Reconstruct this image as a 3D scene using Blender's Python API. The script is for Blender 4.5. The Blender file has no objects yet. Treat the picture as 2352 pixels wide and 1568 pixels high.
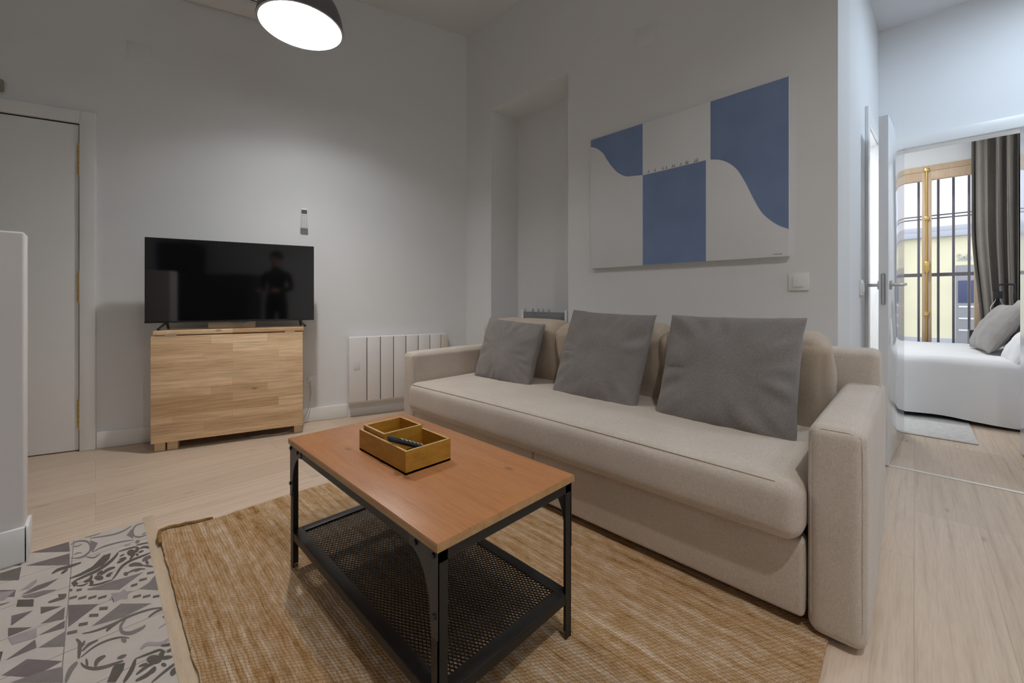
import bpy, bmesh, math, random
from mathutils import Vector, Matrix, noise
PI = math.pi
SC = bpy.context.scene
COL = SC.collection
rnd = random.Random(7)

# ------------------------------------------------------------------ camera, world, exposure
cam = bpy.data.cameras.new('camera'); cam_o = bpy.data.objects.new('camera', cam); COL.objects.link(cam_o)
cam_o.location = (0, 0, 0.945); cam_o.rotation_euler = (PI/2, 0, -math.radians(45.5))
cam.sensor_width = 36; cam.sensor_fit = 'HORIZONTAL'; cam.lens = 940/2352*36; cam.shift_y = -94/2352; cam.clip_start = 0.02
SC.camera = cam_o
SC.view_settings.view_transform = 'Standard'; SC.view_settings.look = 'None'
SC.view_settings.gamma = 1; SC.view_settings.use_curve_mapping = False
SC.view_settings.exposure = 0.0
SC.cycles.diffuse_bounces = 6; SC.cycles.max_bounces = 12
wd = bpy.data.worlds.new('world'); SC.world = wd; wd.use_nodes = True
wd.node_tree.nodes['Background'].inputs[0].default_value = (0.86, 0.92, 1.0, 1)
wd.node_tree.nodes['Background'].inputs[1].default_value = 2.25
# lamp strengths (each is used by the lamp that is built further down)
PENDANT = 185.0; PENDANT_BEAM = 80.0; HALL_LAMP = 56.0; SPOT = 1400.0; BED_FILL = 80.0; BATH_LAMP = 170.0

# ------------------------------------------------------------------ materials
class N:
    def __init__(s, name, col=(.8,.8,.8), rough=.5, metal=0.0):
        s.m = bpy.data.materials.new(name); s.m.use_nodes = True; s.t = s.m.node_tree
        s.b = s.t.nodes['Principled BSDF']; s.set(col, rough, metal)
        s.tc = None
    def set(s, col, rough, metal):
        s.b.inputs['Base Color'].default_value = (*col, 1); s.b.inputs['Roughness'].default_value = rough
        s.b.inputs['Metallic'].default_value = metal
    def node(s, typ, **kw):
        n = s.t.nodes.new(typ)
        for k, v in kw.items(): setattr(n, k, v)
        return n
    def link(s, a, b): s.t.links.new(a, b)
    def coord(s, scale=(1,1,1), swap=None, rot=(0,0,0)):
        if s.tc is None: s.tc = s.node('ShaderNodeTexCoord')
        src = s.tc.outputs['Object']
        if swap:
            sp = s.node('ShaderNodeSeparateXYZ'); cb = s.node('ShaderNodeCombineXYZ'); s.link(src, sp.inputs[0])
            for i, c in enumerate(swap): s.link(sp.outputs[c], cb.inputs[i])
            src = cb.outputs[0]
        mp = s.node('ShaderNodeMapping'); mp.inputs['Scale'].default_value = scale; mp.inputs['Rotation'].default_value = rot
        s.link(src, mp.inputs[0]); return mp.outputs[0]
    def noise(s, vec, scale=5, detail=3, rough=.5):
        n = s.node('ShaderNodeTexNoise'); n.inputs['Scale'].default_value = scale; n.inputs['Detail'].default_value = detail
        n.inputs['Roughness'].default_value = rough; s.link(vec, n.inputs['Vector']); return n.outputs[0]
    def ramp(s, fac, stops):
        r = s.node('ShaderNodeValToRGB'); e = r.color_ramp.elements
        while len(e) < len(stops): e.new(.5)
        for el, (p, c) in zip(e, stops): el.position = p; el.color = (*c, 1)
        s.link(fac, r.inputs[0]); return r.outputs[0]
    def mix(s, a, b, fac=.5, mode='MIX'):
        m = s.node('ShaderNodeMix', data_type='RGBA', blend_type=mode)
        for sock, v in ((m.inputs[6], a), (m.inputs[7], b), (m.inputs[0], fac)):
            if isinstance(v, (int, float)): sock.default_value = v
            elif isinstance(v, tuple): sock.default_value = (*v, 1)
            else: s.link(v, sock)
        return m.outputs[2]
    def math(s, op, a, b=0.0):
        m = s.node('ShaderNodeMath', operation=op)
        for sock, v in ((m.inputs[0], a), (m.inputs[1], b)):
            if isinstance(v, (int, float)): sock.default_value = v
            else: s.link(v, sock)
        return m.outputs[0]
    def col(s, c): s.link(c, s.b.inputs['Base Color']); return s
    def bump(s, h, strength=.3, dist=.01):
        b = s.node('ShaderNodeBump'); b.inputs['Strength'].default_value = strength; b.inputs['Distance'].default_value = dist
        s.link(h, b.inputs['Height']); s.link(b.outputs[0], s.b.inputs['Normal']); return s

def plain(name, col, rough=.5, metal=0.0, var=0.0, vs=6):
    n = N(name, col, rough, metal)
    if var:
        f = n.noise(n.coord(), vs, 4)
        lo = tuple(c*(1-var) for c in col); hi = tuple(min(1, c*(1+var)) for c in col)
        n.col(n.ramp(f, [(.3, lo), (.7, hi)]))
    return n.m
def wallmat(name, col):
    n = N(name, col, .75); f = n.noise(n.coord(), 2.2, 4); n.col(n.ramp(f, [(.3, tuple(c*.985 for c in col)), (.7, col)]))
    g = n.noise(n.coord(), 160, 3); n.bump(g, .06, .003); return n.m
def fabric(name, c1, c2, s=420):
    n = N(name, c1, .95); a = n.noise(n.coord((1, 1, .18)), s, 2); b = n.noise(n.coord((.18, 1, 1)), s, 2); d = n.noise(n.coord((1, .18, 1)), s, 2)
    w = n.math('MAXIMUM', n.math('MAXIMUM', a, b), d); big = n.noise(n.coord(), 5, 3)
    w2 = n.math('ADD', w, n.math('MULTIPLY', big, .22))
    n.col(n.ramp(w2, [(.55, c1), (.85, c2)])); n.bump(w, .25, .002)
    n.b.inputs['Sheen Weight'].default_value = .15; return n.m
def woodgrain(name, base, dark, light, along=(1.2, 16, 16), rough=.5, knots=False, bumps=.03, tint=None):
    n = N(name, base, rough); v = n.coord(along); f = n.noise(v, 3.0, 6, .6)
    c = n.ramp(f, [(.28, dark), (.5, base), (.72, light)])
    g = n.noise(n.coord(tuple(k*4 for k in along)), 6, 3); c = n.mix(c, n.ramp(g, [(.35, dark), (.65, light)]), .25)
    if knots:
        vo = n.node('ShaderNodeTexVoronoi', voronoi_dimensions='2D'); vo.inputs['Scale'].default_value = 4.6; n.link(n.coord((.55, 1, 1) if along[0] < along[1] else (1, .55, 1)), vo.inputs['Vector'])
        k = n.ramp(vo.outputs['Distance'], [(.012, (1,1,1)), (.062, (0,0,0))]); c = n.mix(c, tuple(x*.45 for x in dark), n.math('MULTIPLY', k, .7))
    n.col(c); n.bump(f, bumps, .003); return n.m

M = {}
M['wall'] = wallmat('painted_wall', (.775, .785, .79))
M['wall_cool'] = wallmat('painted_wall_hall', (.82, .83, .84))
M['ceiling'] = wallmat('ceiling_paint', (.74, .75, .755))
M['partition'] = wallmat('partition_paint', (.74, .71, .70))
M['white'] = plain('white_lacquer', (.82, .82, .81), .35)
M['gloss_white'] = plain('gloss_white_door', (.76, .77, .79), .06)
M['skirting'] = plain('skirting_paint', (.82, .82, .81), .4)
M['gap_shadow'] = plain('gap_shadow', (.03, .03, .03), .8)  # near-black colour stands in for shade inside gaps, slots and grooves
M['brass'] = plain('brass', (.75, .52, .18), .28, 1.0)
M['steel'] = plain('satin_steel', (.62, .62, .62), .3, 1.0)
M['black_plastic'] = plain('black_plastic', (.012, .012, .014), .35)
M['screen'] = plain('screen_glass', (.004, .004, .005), .06)
M['screen'].node_tree.nodes['Principled BSDF'].inputs['IOR'].default_value = 1.8
M['dark_metal'] = plain('dark_grey_powder_coat', (.012, .0115, .0115), .45, .0, .15, 40)
M['bracket'] = plain('bracket_grey', (.055, .050, .050), .4, .2)
M['beech_end'] = woodgrain('beech', (.74, .54, .34), (.62, .43, .25), (.80, .61, .41), (1.2, 16, 16), .5)
def butcher():
    n = N('beech_staves', (.6, .42, .25), .45)
    v = n.coord((1, 1, 1), swap=(0, 2, 1)); br = n.node('ShaderNodeTexBrick'); n.link(v, br.inputs['Vector'])
    br.offset = .37; br.offset_frequency = 2; br.squash = .75; br.squash_frequency = 3
    for k, x in (('Scale', 1.0), ('Mortar Size', .0004), ('Brick Width', .42), ('Row Height', .0553), ('Bias', .0), ('Mortar Smooth', .0)): br.inputs[k].default_value = x
    br.inputs['Color1'].default_value = (.90, .67, .435, 1); br.inputs['Color2'].default_value = (.64, .42, .235, 1); br.inputs['Mortar'].default_value = (.55, .36, .20, 1)
    f = n.noise(n.coord((1.6, 30, 30)), 3, 6, .62); g = n.ramp(f, [(.3, (.72, .68, .62)), (.6, (1.06, 1.05, 1.03))])
    c = n.mix(br.outputs[0], g, 1.0, 'MULTIPLY')
    vo = n.node('ShaderNodeTexVoronoi', voronoi_dimensions='2D'); vo.inputs['Scale'].default_value = 2.2; n.link(n.coord((.55, 1.5, 1), swap=(0, 2, 1)), vo.inputs['Vector'])
    k = n.ramp(vo.outputs['Distance'], [(.008, (1,1,1)), (.03, (0,0,0))]); c = n.mix(c, (.22, .12, .05), n.math('MULTIPLY', k, .75))
    n.col(c); return n.m
M['beech'] = butcher()
def planks():
    n = N('oak_laminate_planks', (.6, .5, .38), .42)
    br = n.node('ShaderNodeTexBrick'); n.link(n.coord(), br.inputs['Vector']); br.offset = .37; br.offset_frequency = 3
    for k, x in (('Scale', 1.0), ('Mortar Size', .0009), ('Brick Width', 1.29), ('Row Height', .192), ('Bias', 0.0), ('Mortar Smooth', .1)): br.inputs[k].default_value = x
    br.inputs['Color1'].default_value = (.66, .535, .42, 1); br.inputs['Color2'].default_value = (.59, .47, .36, 1); br.inputs['Mortar'].default_value = (.44, .35, .26, 1)
    f = n.noise(n.coord((.6, 17, 1)), 2.6, 6, .62); g = n.ramp(f, [(.28, (.76, .71, .65)), (.46, (.96, .94, .92)), (.75, (1.06, 1.06, 1.06))])
    c = n.mix(br.outputs[0], g, 1.0, 'MULTIPLY')
    h = n.noise(n.coord((4, 60, 1)), 3, 3); c = n.mix(c, n.ramp(h, [(.3, (.85, .83, .8)), (.6, (1, 1, 1))]), .6, 'MULTIPLY')
    vo = n.node('ShaderNodeTexVoronoi', voronoi_dimensions='2D'); vo.inputs['Scale'].default_value = 3.4; n.link(n.coord((.35, 1.3, 1)), vo.inputs['Vector'])
    k = n.ramp(vo.outputs['Distance'], [(.01, (1,1,1)), (.045, (0,0,0))]); c = n.mix(c, (.25, .17, .10), n.math('MULTIPLY', k, .55))
    n.col(c); n.bump(f, .03, .003); return n.m
M['planks'] = planks()
M['oak_strip'] = woodgrain('oak_edge_strip', (.60, .47, .34), (.50, .38, .27), (.66, .54, .40), (16, 1.2, 16), .45)
M['pale_strip'] = plain('pale_threshold', (.78, .74, .68), .4)
M['pine'] = woodgrain('stained_pine_top', (.47, .20, .078), (.36, .145, .053), (.54, .245, .10), (14, .9, 14), .36, knots=True)
M['pine_edge'] = woodgrain('pine_edge', (.46, .27, .12), (.35, .19, .08), (.55, .34, .16), (14, .9, 14), .5)
M['bamboo'] = woodgrain('bamboo', (.42, .205, .022), (.30, .135, .012), (.50, .26, .035), (6, 6, 22), .4)
M['bamboo_rim'] = plain('bamboo_rim', (.62, .38, .15), .45, 0, .12, 30)
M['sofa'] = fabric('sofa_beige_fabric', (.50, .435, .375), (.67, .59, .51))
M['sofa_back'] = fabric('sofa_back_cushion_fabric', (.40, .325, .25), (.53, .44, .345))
M['grey_fabric'] = fabric('charcoal_melange_fabric', (.165, .148, .142), (.285, .262, .252), 520)
M['jute'] = None
def jute():
    n = N('jute_braid', (.5, .3, .14), .95)
    v = n.coord(); sp = n.node('ShaderNodeSeparateXYZ'); n.link(v, sp.inputs[0]); x, y = sp.outputs[0], sp.outputs[1]
    wob = n.noise(n.coord((1, .7, 1)), 14, 3, .6); x2 = n.math('ADD', x, n.math('MULTIPLY', wob, .020))
    w2 = n.noise(n.coord((1, 1, 1)), 33, 2); y2 = n.math('ADD', y, n.math('MULTIPLY', w2, .012))
    px, py = .0092, .0125
    row = n.math('FLOOR', n.math('DIVIDE', x2, px)); fx = n.math('SUBTRACT', n.math('DIVIDE', x2, px), row)
    off = n.math('MULTIPLY', n.math('MODULO', row, 2.0), .5)
    fy0 = n.math('ADD', n.math('DIVIDE', y2, py), off); fy0 = n.math('ADD', fy0, n.math('MULTIPLY', fx, .5)); fy = n.math('FRACT', fy0)
    hx = n.math('SINE', n.math('MULTIPLY', fx, PI)); hy = n.math('SINE', n.math('MULTIPLY', fy, PI))
    h = n.math('POWER', n.math('MULTIPLY', hx, hy), .6)
    fib = n.noise(n.coord((1, 1, 1)), 300, 4, .8); h2 = n.math('ADD', h, n.math('MULTIPLY', fib, 1.0))
    stripe = n.noise(n.coord((22, .8, 1)), 1.7, 6, .75); blot = n.noise(n.coord((3, 1.3, 1)), 13, 5, .75)
    t = n.math('ADD', n.math('MULTIPLY', stripe, .62), n.math('MULTIPLY', blot, .38))
    c = n.ramp(t, [(.37, (.36, .17, .04)), (.44, (.60, .36, .155)), (.51, (.71, .475, .27)), (.60, (.90, .72, .53))])
    c = n.mix(c, n.ramp(h, [(.0, (.52, .46, .40)), (.6, (1, 1, 1))]), .8, 'MULTIPLY')
    c = n.mix(c, n.ramp(fib, [(.32, (.50, .44, .36)), (.62, (1.12, 1.12, 1.12))]), .75, 'MULTIPLY')
    n.col(c); n.bump(h2, .8, .005); return n.m
M['jute'] = jute()
M['jute_dark'] = plain('jute_bound_edge', (.22, .125, .04), .95, 0, .4, 60)
M['canvas'] = plain('canvas_white', (.755, .77, .785), .8, 0, .02, 3)
def bluepaint():
    n = N('blue_paint', (.18, .25, .42), .7); f = n.noise(n.coord(), 5, 5); n.col(n.ramp(f, [(.3, (.165, .235, .40)), (.7, (.195, .27, .45))])); g = n.noise(n.coord(), 300, 2); n.bump(g, .1, .002); return n.m
M['blue'] = bluepaint()
M['ink'] = plain('ink', (.06, .06, .06), .7)
M['radiator'] = plain('radiator_enamel', (.80, .78, .77), .35)
M['shade_inside'] = plain('lamp_shade_inside', (.5, .5, .5), .5); M['shade'] = plain('lamp_shade_grey', (.13, .13, .14), .42)
M['lcd'] = plain('lcd_grey', (.12, .125, .13), .25)
M['button'] = plain('grey_button', (.45, .46, .47), .5)
M['tile_base'] = plain('cement_tile_base', (.52, .47, .43), .45, 0, .05, 14)
M['tile_e'] = plain('cement_tile_dark', (.135, .115, .10), .45, 0, .1, 30)
M['tile_d'] = plain('cement_tile_darkest', (.10, .085, .072), .45, 0, .1, 30)
M['tile_n'] = plain('cement_tile_mauve', (.165, .13, .13), .45, 0, .1, 30)
M['tile_m'] = plain('cement_tile_grey', (.20, .175, .17), .45, 0, .08, 30)
M['tile_l'] = plain('cement_tile_lilac', (.335, .285, .295), .45, 0, .08, 30)
M['grout'] = plain('grout', (.26, .23, .205), .8)
M['linen'] = plain('white_linen', (.80, .79, .79), .9, 0, .02, 4)
M['pillow_taupe'] = fabric('taupe_pillow_fabric', (.36, .325, .30), (.47, .43, .40), 300)
M['pillow_grey'] = fabric('grey_pillow_fabric', (.26, .24, .225), (.36, .335, .315), 300)
M['curtain'] = fabric('taupe_curtain_fabric', (.22, .19, .165), (.31, .275, .24), 300)
M['win_wood'] = woodgrain('window_oak', (.58, .42, .28), (.50, .35, .22), (.64, .48, .33), (14, 14, 1.2), .45)
M['rug_grey'] = plain('pale_rug', (.60, .58, .56), .95, 0, .12, 50)
M['iron'] = plain('wrought_iron', (.16, .155, .18), .5)
M['facade_yellow'] = plain('facade_yellow', (.72, .67, .47), .9, 0, .04, 2)
M['facade_white'] = plain('facade_white', (.74, .73, .78), .9, 0, .03, 2)
M['facade_grey'] = plain('facade_grey', (.42, .43, .47), .8)
M['shop_dark'] = plain('shop_shutter', (.26, .26, .27), .6)
M['shop_blue'] = plain('shop_sign_blue', (.05, .06, .13), .5)
M['slat_grey'] = woodgrain('grey_slat', (.22, .225, .25), (.17, .175, .19), (.28, .285, .31), (1.2, 1.2, 16), .6)
M['kitchen'] = plain('dark_kitchen_front', (.02, .02, .022), .4)
M['skin'] = plain('skin', (.55, .34, .25), .6); M['cloth_dark'] = plain('dark_clothes', (.012, .012, .014), .9); M['hair'] = plain('dark_hair', (.02, .014, .01), .7)
def emis(name, col, s):
    n = N(name, (.8, .8, .8), .5); n.b.inputs['Emission Color'].default_value = (*col, 1); n.b.inputs['Emission Strength'].default_value = s; return n.m
M['pendant_light'] = emis('pendant_diffuser', (.95, .98, 1.0), PENDANT)
M['hall_light'] = emis('hall_lamp_diffuser', (.68, .83, 1.0), HALL_LAMP)
M['spot_light'] = emis('spotlight_lens', (1.0, .965, .92), SPOT); M['spot_dim'] = emis('spotlight_lens_dim', (1.0, .965, .92), SPOT*.3); M['spot_fill'] = emis('spotlight_lens_fill', (.84, .92, 1.0), SPOT*.5); M['bed_fill'] = emis('bedroom_fill_diffuser', (.93, .97, 1.0), BED_FILL); M['bath_light'] = emis('bathroom_lamp_diffuser', (.92, .96, 1.0), BATH_LAMP)
def glass(name, tint=(1,1,1), refl=.08, a=1.0):
    m = bpy.data.materials.new(name); m.use_nodes = True; t = m.node_tree; t.nodes.clear()
    o = t.nodes.new('ShaderNodeOutputMaterial'); mx = t.nodes.new('ShaderNodeMixShader'); tr = t.nodes.new('ShaderNodeBsdfTransparent'); gl = t.nodes.new('ShaderNodeBsdfGlossy')
    fr = t.nodes.new('ShaderNodeFresnel'); fr.inputs[0].default_value = 1.25
    tr.inputs[0].default_value = (*tint, 1); gl.inputs['Roughness'].default_value = .02
    t.links.new(fr.outputs[0], mx.inputs[0]); t.links.new(tr.outputs[0], mx.inputs[1]); t.links.new(gl.outputs[0], mx.inputs[2]); t.links.new(mx.outputs[0], o.inputs[0]); return m
M['glass'] = glass('window_glass'); M['bulb_glass'] = glass('bulb_glass', (.55, .55, .56))

# ------------------------------------------------------------------ mesh helpers
class B:
    """collects shapes into one mesh; authored in whatever frame the thing uses"""
    def __init__(s): s.v = []; s.f = []; s.mi = []
    def add(s, vs, fs, mi=0, tf=None):
        o = len(s.v)
        s.v += [tuple(tf @ Vector(v)) if tf else tuple(v) for v in vs]
        s.f += [tuple(i+o for i in f) for f in fs]; s.mi += [mi]*len(fs); return s
    def addbm(s, bm, mi=0, tf=None):
        bm.verts.ensure_lookup_table(); bm.verts.index_update()
        s.add([v.co[:] for v in bm.verts], [[v.index for v in f.verts] for f in bm.faces], mi, tf); bm.free(); return s
    def box(s, x0, x1, y0, y1, z0, z1, bev=0.0, seg=2, mi=0, tf=None):
        bm = bmesh.new(); bmesh.ops.create_cube(bm, size=1)
        for v in bm.verts: v.co = Vector(((x0+x1)/2+v.co.x*(x1-x0), (y0+y1)/2+v.co.y*(y1-y0), (z0+z1)/2+v.co.z*(z1-z0)))
        if bev > 0: bmesh.ops.bevel(bm, geom=bm.edges[:], offset=bev, segments=seg, affect='EDGES', profile=.5)
        return s.addbm(bm, mi, tf)
    def prism(s, pts, z0, z1, mi=0, tf=None):
        n = len(pts); a = sum(pts[i][0]*pts[(i+1) % n][1]-pts[(i+1) % n][0]*pts[i][1] for i in range(n))
        if a < 0: pts = pts[::-1]
        vs = [(x, y, z0) for x, y in pts]+[(x, y, z1) for x, y in pts]
        fs = [tuple(range(n))[::-1], tuple(range(n, 2*n))]+[(i, (i+1) % n, n+(i+1) % n, n+i) for i in range(n)]
        return s.add(vs, fs, mi, tf)
    def cyl(s, p0, p1, r, seg=16, r2=None, mi=0, caps=True):
        p0, p1 = Vector(p0), Vector(p1); d = (p1-p0).normalized(); a = d.orthogonal().normalized(); b = d.cross(a); r2 = r if r2 is None else r2
        vs = []; fs = []
        for p, rr in ((p0, r), (p1, r2)):
            for i in range(seg):
                t = 2*PI*i/seg; vs.append(p+a*(rr*math.cos(t))+b*(rr*math.sin(t)))
        fs = [(i, (i+1) % seg, seg+(i+1) % seg, seg+i) for i in range(seg)]
        if caps: fs += [tuple(range(seg))[::-1], tuple(range(seg, 2*seg))]
        return s.add(vs, fs, mi)
    def tube(s, pts, r, seg=10, mi=0, smooth=0):
        P = [Vector(p) for p in pts]
        if smooth:
            Q = [P[0]]+P+[P[-1]]; R = []
            for i in range(1, len(Q)-2):
                a, b, c, d = Q[i-1], Q[i], Q[i+1], Q[i+2]
                for k in range(smooth):
                    t = k/smooth; R.append(.5*((2*b)+(c-a)*t+(2*a-5*b+4*c-d)*t*t+(3*b-3*c+d-a)*t**3))
            P = R+[P[-1]]
        n = len(P); vs = []; fs = []; nrm = None
        for i, p in enumerate(P):
            d = (P[min(n-1, i+1)]-P[max(0, i-1)]).normalized()
            if nrm is None: nrm = d.orthogonal().normalized()
            else:
                nrm = nrm-d*nrm.dot(d); nrm = nrm.normalized() if nrm.length > 1e-6 else d.orthogonal().normalized()
            bb = d.cross(nrm)
            for k in range(seg):
                t = 2*PI*k/seg; vs.append(p+nrm*(r*math.cos(t))+bb*(r*math.sin(t)))
        for i in range(n-1):
            for k in range(seg): fs.append((i*seg+k, i*seg+(k+1) % seg, (i+1)*seg+(k+1) % seg, (i+1)*seg+k))
        fs += [tuple(range(seg))[::-1], tuple(range((n-1)*seg, n*seg))]
        return s.add(vs, fs, mi)
    def lathe(s, prof, c=(0,0,0), seg=48, mi=0):
        vs = []; n = len(prof)
        for r, z in prof:
            for k in range(seg): t = 2*PI*k/seg; vs.append((c[0]+r*math.cos(t), c[1]+r*math.sin(t), c[2]+z))
        fs = []
        for i in range(n-1):
            for k in range(seg): fs.append((i*seg+k, i*seg+(k+1) % seg, (i+1)*seg+(k+1) % seg, (i+1)*seg+k))
        return s.add(vs, fs, mi)
    def disc(s, c, r, seg=40, up=True, mi=0):
        vs = [(c[0]+r*math.cos(2*PI*k/seg), c[1]+r*math.sin(2*PI*k/seg), c[2]) for k in range(seg)]
        return s.add(vs, [tuple(range(seg)) if up else tuple(range(seg))[::-1]], mi)
    def soft(s, x0, x1, y0, y1, z0, z1, r=.05, n=14, bulge=0.0, wr=0.0, wf=6.0, seed=0, mi=0, tf=None, fn=None):
        """rounded upholstered block with a swollen surface"""
        h = Vector(((x1-x0)/2, (y1-y0)/2, (z1-z0)/2)); c = Vector(((x0+x1)/2, (y0+y1)/2, (z0+z1)/2)); bm = bmesh.new()
        ns = [max(4, int(n*k/max(h))) for k in h]
        def w(t, hh):   # crowd samples toward the rounded rims
            e = min(.45, r/hh); k = .35
            return t
        for ax in range(3):
            u, v = (ax+1) % 3, (ax+2) % 3; nu, nv = ns[u]+8, ns[v]+8
            def spread(i, m, hh):
                e = min(.5, r/hh)
                if i <= 4: return -1+e*(i/4)*1.0
                if i >= m-4: return 1-e*((m-i)/4)
                return -1+e+(2-2*e)*((i-4)/(m-8))
            for sg in (-1, 1):
                g = []
                for i in range(nu+1):
                    row = []
                    for j in range(nv+1):
                        p = [0, 0, 0]; p[ax] = sg; p[u] = spread(i, nu, h[u]); p[v] = spread(j, nv, h[v])
                        q = Vector((p[0]*h.x, p[1]*h.y, p[2]*h.z)); inn = Vector([max(-h[k]+r, min(h[k]-r, q[k])) for k in range(3)]); d = q-inn
                        nr = d.normalized(); q = inn+nr*r
                        f = max(0, 1-p[u]**2)*max(0, 1-p[v]**2); q[ax] += sg*bulge*f**.6
                        pw = q+c
                        if wr: q += nr*(wr*noise.noise(Vector((pw.x*wf, pw.y*wf, pw.z*wf+seed))))
                        q = q+c
                        if fn: q = fn(q)
                        row.append(bm.verts.new(q))
                    g.append(row)
                for i in range(nu):
                    for j in range(nv):
                        q4 = (g[i][j], g[i+1][j], g[i+1][j+1], g[i][j+1]); bm.faces.new(q4 if sg > 0 else q4[::-1])
        bmesh.ops.remove_doubles(bm, verts=bm.verts[:], dist=.0015)
        return s.addbm(bm, mi, tf)
    def pillow(s, w, h, t, seed=0, pinch=.07, wr=.006, n=34, tf=None, mi=0, sag=0.0):
        vs = []; fs = []; idx = {}
        def put(k, co):
            if k not in idx: idx[k] = len(vs); vs.append(co)
            return idx[k]
        for side in (1, -1):
            for i in range(n+1):
                for j in range(n+1):
                    u = math.sin((i/n-.5)*PI)*.55+(i/n*2-1)*.45; v = math.sin((j/n-.5)*PI)*.55+(j/n*2-1)*.45
                    edge = i in (0, n) or j in (0, n)
                    k = (i, j, 0) if edge else (i, j, side)
                    x = w/2*u*(1-pinch*(1-v*v)); y = h/2*v*(1-pinch*(1-u*u))
                    a = max(0, (1-u*u)*(1-v*v)); z = side*t/2*a**.42
                    m = noise.noise(Vector((u*2.1+seed, v*2.1, side*3))) ; z += side*.014*m*a**.3
                    # creases that run in from the corners and rims
                    rr = max(abs(u), abs(v)); ang = math.atan2(v, u)
                    cr = noise.noise(Vector((ang*4.5+seed*3, rr*1.3, side*5+seed)))*max(0, rr-.45)*(1-rr**6)
                    z += side*wr*2.2*cr; z -= sag*max(0, v)*a
                    x += .004*noise.noise(Vector((v*3, seed, 1))) if edge else 0; y += .005*noise.noise(Vector((u*3, seed, 7))) if edge else 0
                    put(k, (x, y, z))
        K = lambda i, j, sd: idx[(i, j, 0)] if (i in (0, n) or j in (0, n)) else idx[(i, j, sd)]
        for sd in (1, -1):
            for i in range(n):
                for j in range(n):
                    q = (K(i, j, sd), K(i+1, j, sd), K(i+1, j+1, sd), K(i, j+1, sd)); fs.append(q if sd > 0 else q[::-1])
        return s.add(vs, fs, mi, tf)

EM = {}
def mk(name, b, mats, parent=None, world=True, sharp=40, loc=None):
    me = bpy.data.meshes.new(name); vs = b.v
    if parent is not None and world and parent.name in EM:
        inv = EM[parent.name].inverted(); vs = [tuple(inv @ Vector(v)) for v in vs]
    elif loc is not None: vs = [(v[0]-loc[0], v[1]-loc[1], v[2]-loc[2]) for v in vs]
    me.from_pydata(vs, [], b.f); mats = mats if isinstance(mats, (list, tuple)) else [mats]
    for m in mats: me.materials.append(M[m] if isinstance(m, str) else m)
    me.polygons.foreach_set('material_index', b.mi); me.polygons.foreach_set('use_smooth', [True]*len(me.polygons))
    me.validate(); me.update(); me.set_sharp_from_angle(angle=math.radians(sharp))
    o = bpy.data.objects.new(name, me); COL.objects.link(o)
    if parent is not None:
        o.parent = parent
        if parent.name in EM: EM[o.name] = EM[parent.name]
    elif loc is not None: o.location = loc
    return o
def struct(name, b, mats, sharp=30):
    o = mk(name, b, mats, sharp=sharp); o['kind'] = 'structure'; return o
def thing(name, label, cat, loc=(0,0,0), rz=0.0, group=None):
    o = bpy.data.objects.new(name, None); o.empty_display_size = .05; COL.objects.link(o); o.location = loc; o.rotation_euler = (0, 0, rz)
    o['label'] = label; o['category'] = cat
    if group: o['group'] = group
    EM[o.name] = Matrix.Translation(loc) @ Matrix.Rotation(rz, 4, 'Z'); return o
def tag(o, label, cat, group=None):
    o['label'] = label; o['category'] = cat
    if group: o['group'] = group
    return o
def sub(o, base):   # let a part's children use the frame of its thing
    EM[o.name] = EM[base.name]; return o
M['pale_wood'] = plain('pale_card', (.62, .50, .38), .6, 0, .06, 10); M['cream'] = plain('cream_cap', (.66, .60, .50), .5); M['pale_panel'] = plain('pale_panel', (.74, .73, .74), .4); M['chime'] = plain('chime_beige', (.30, .28, .22), .6)
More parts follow.
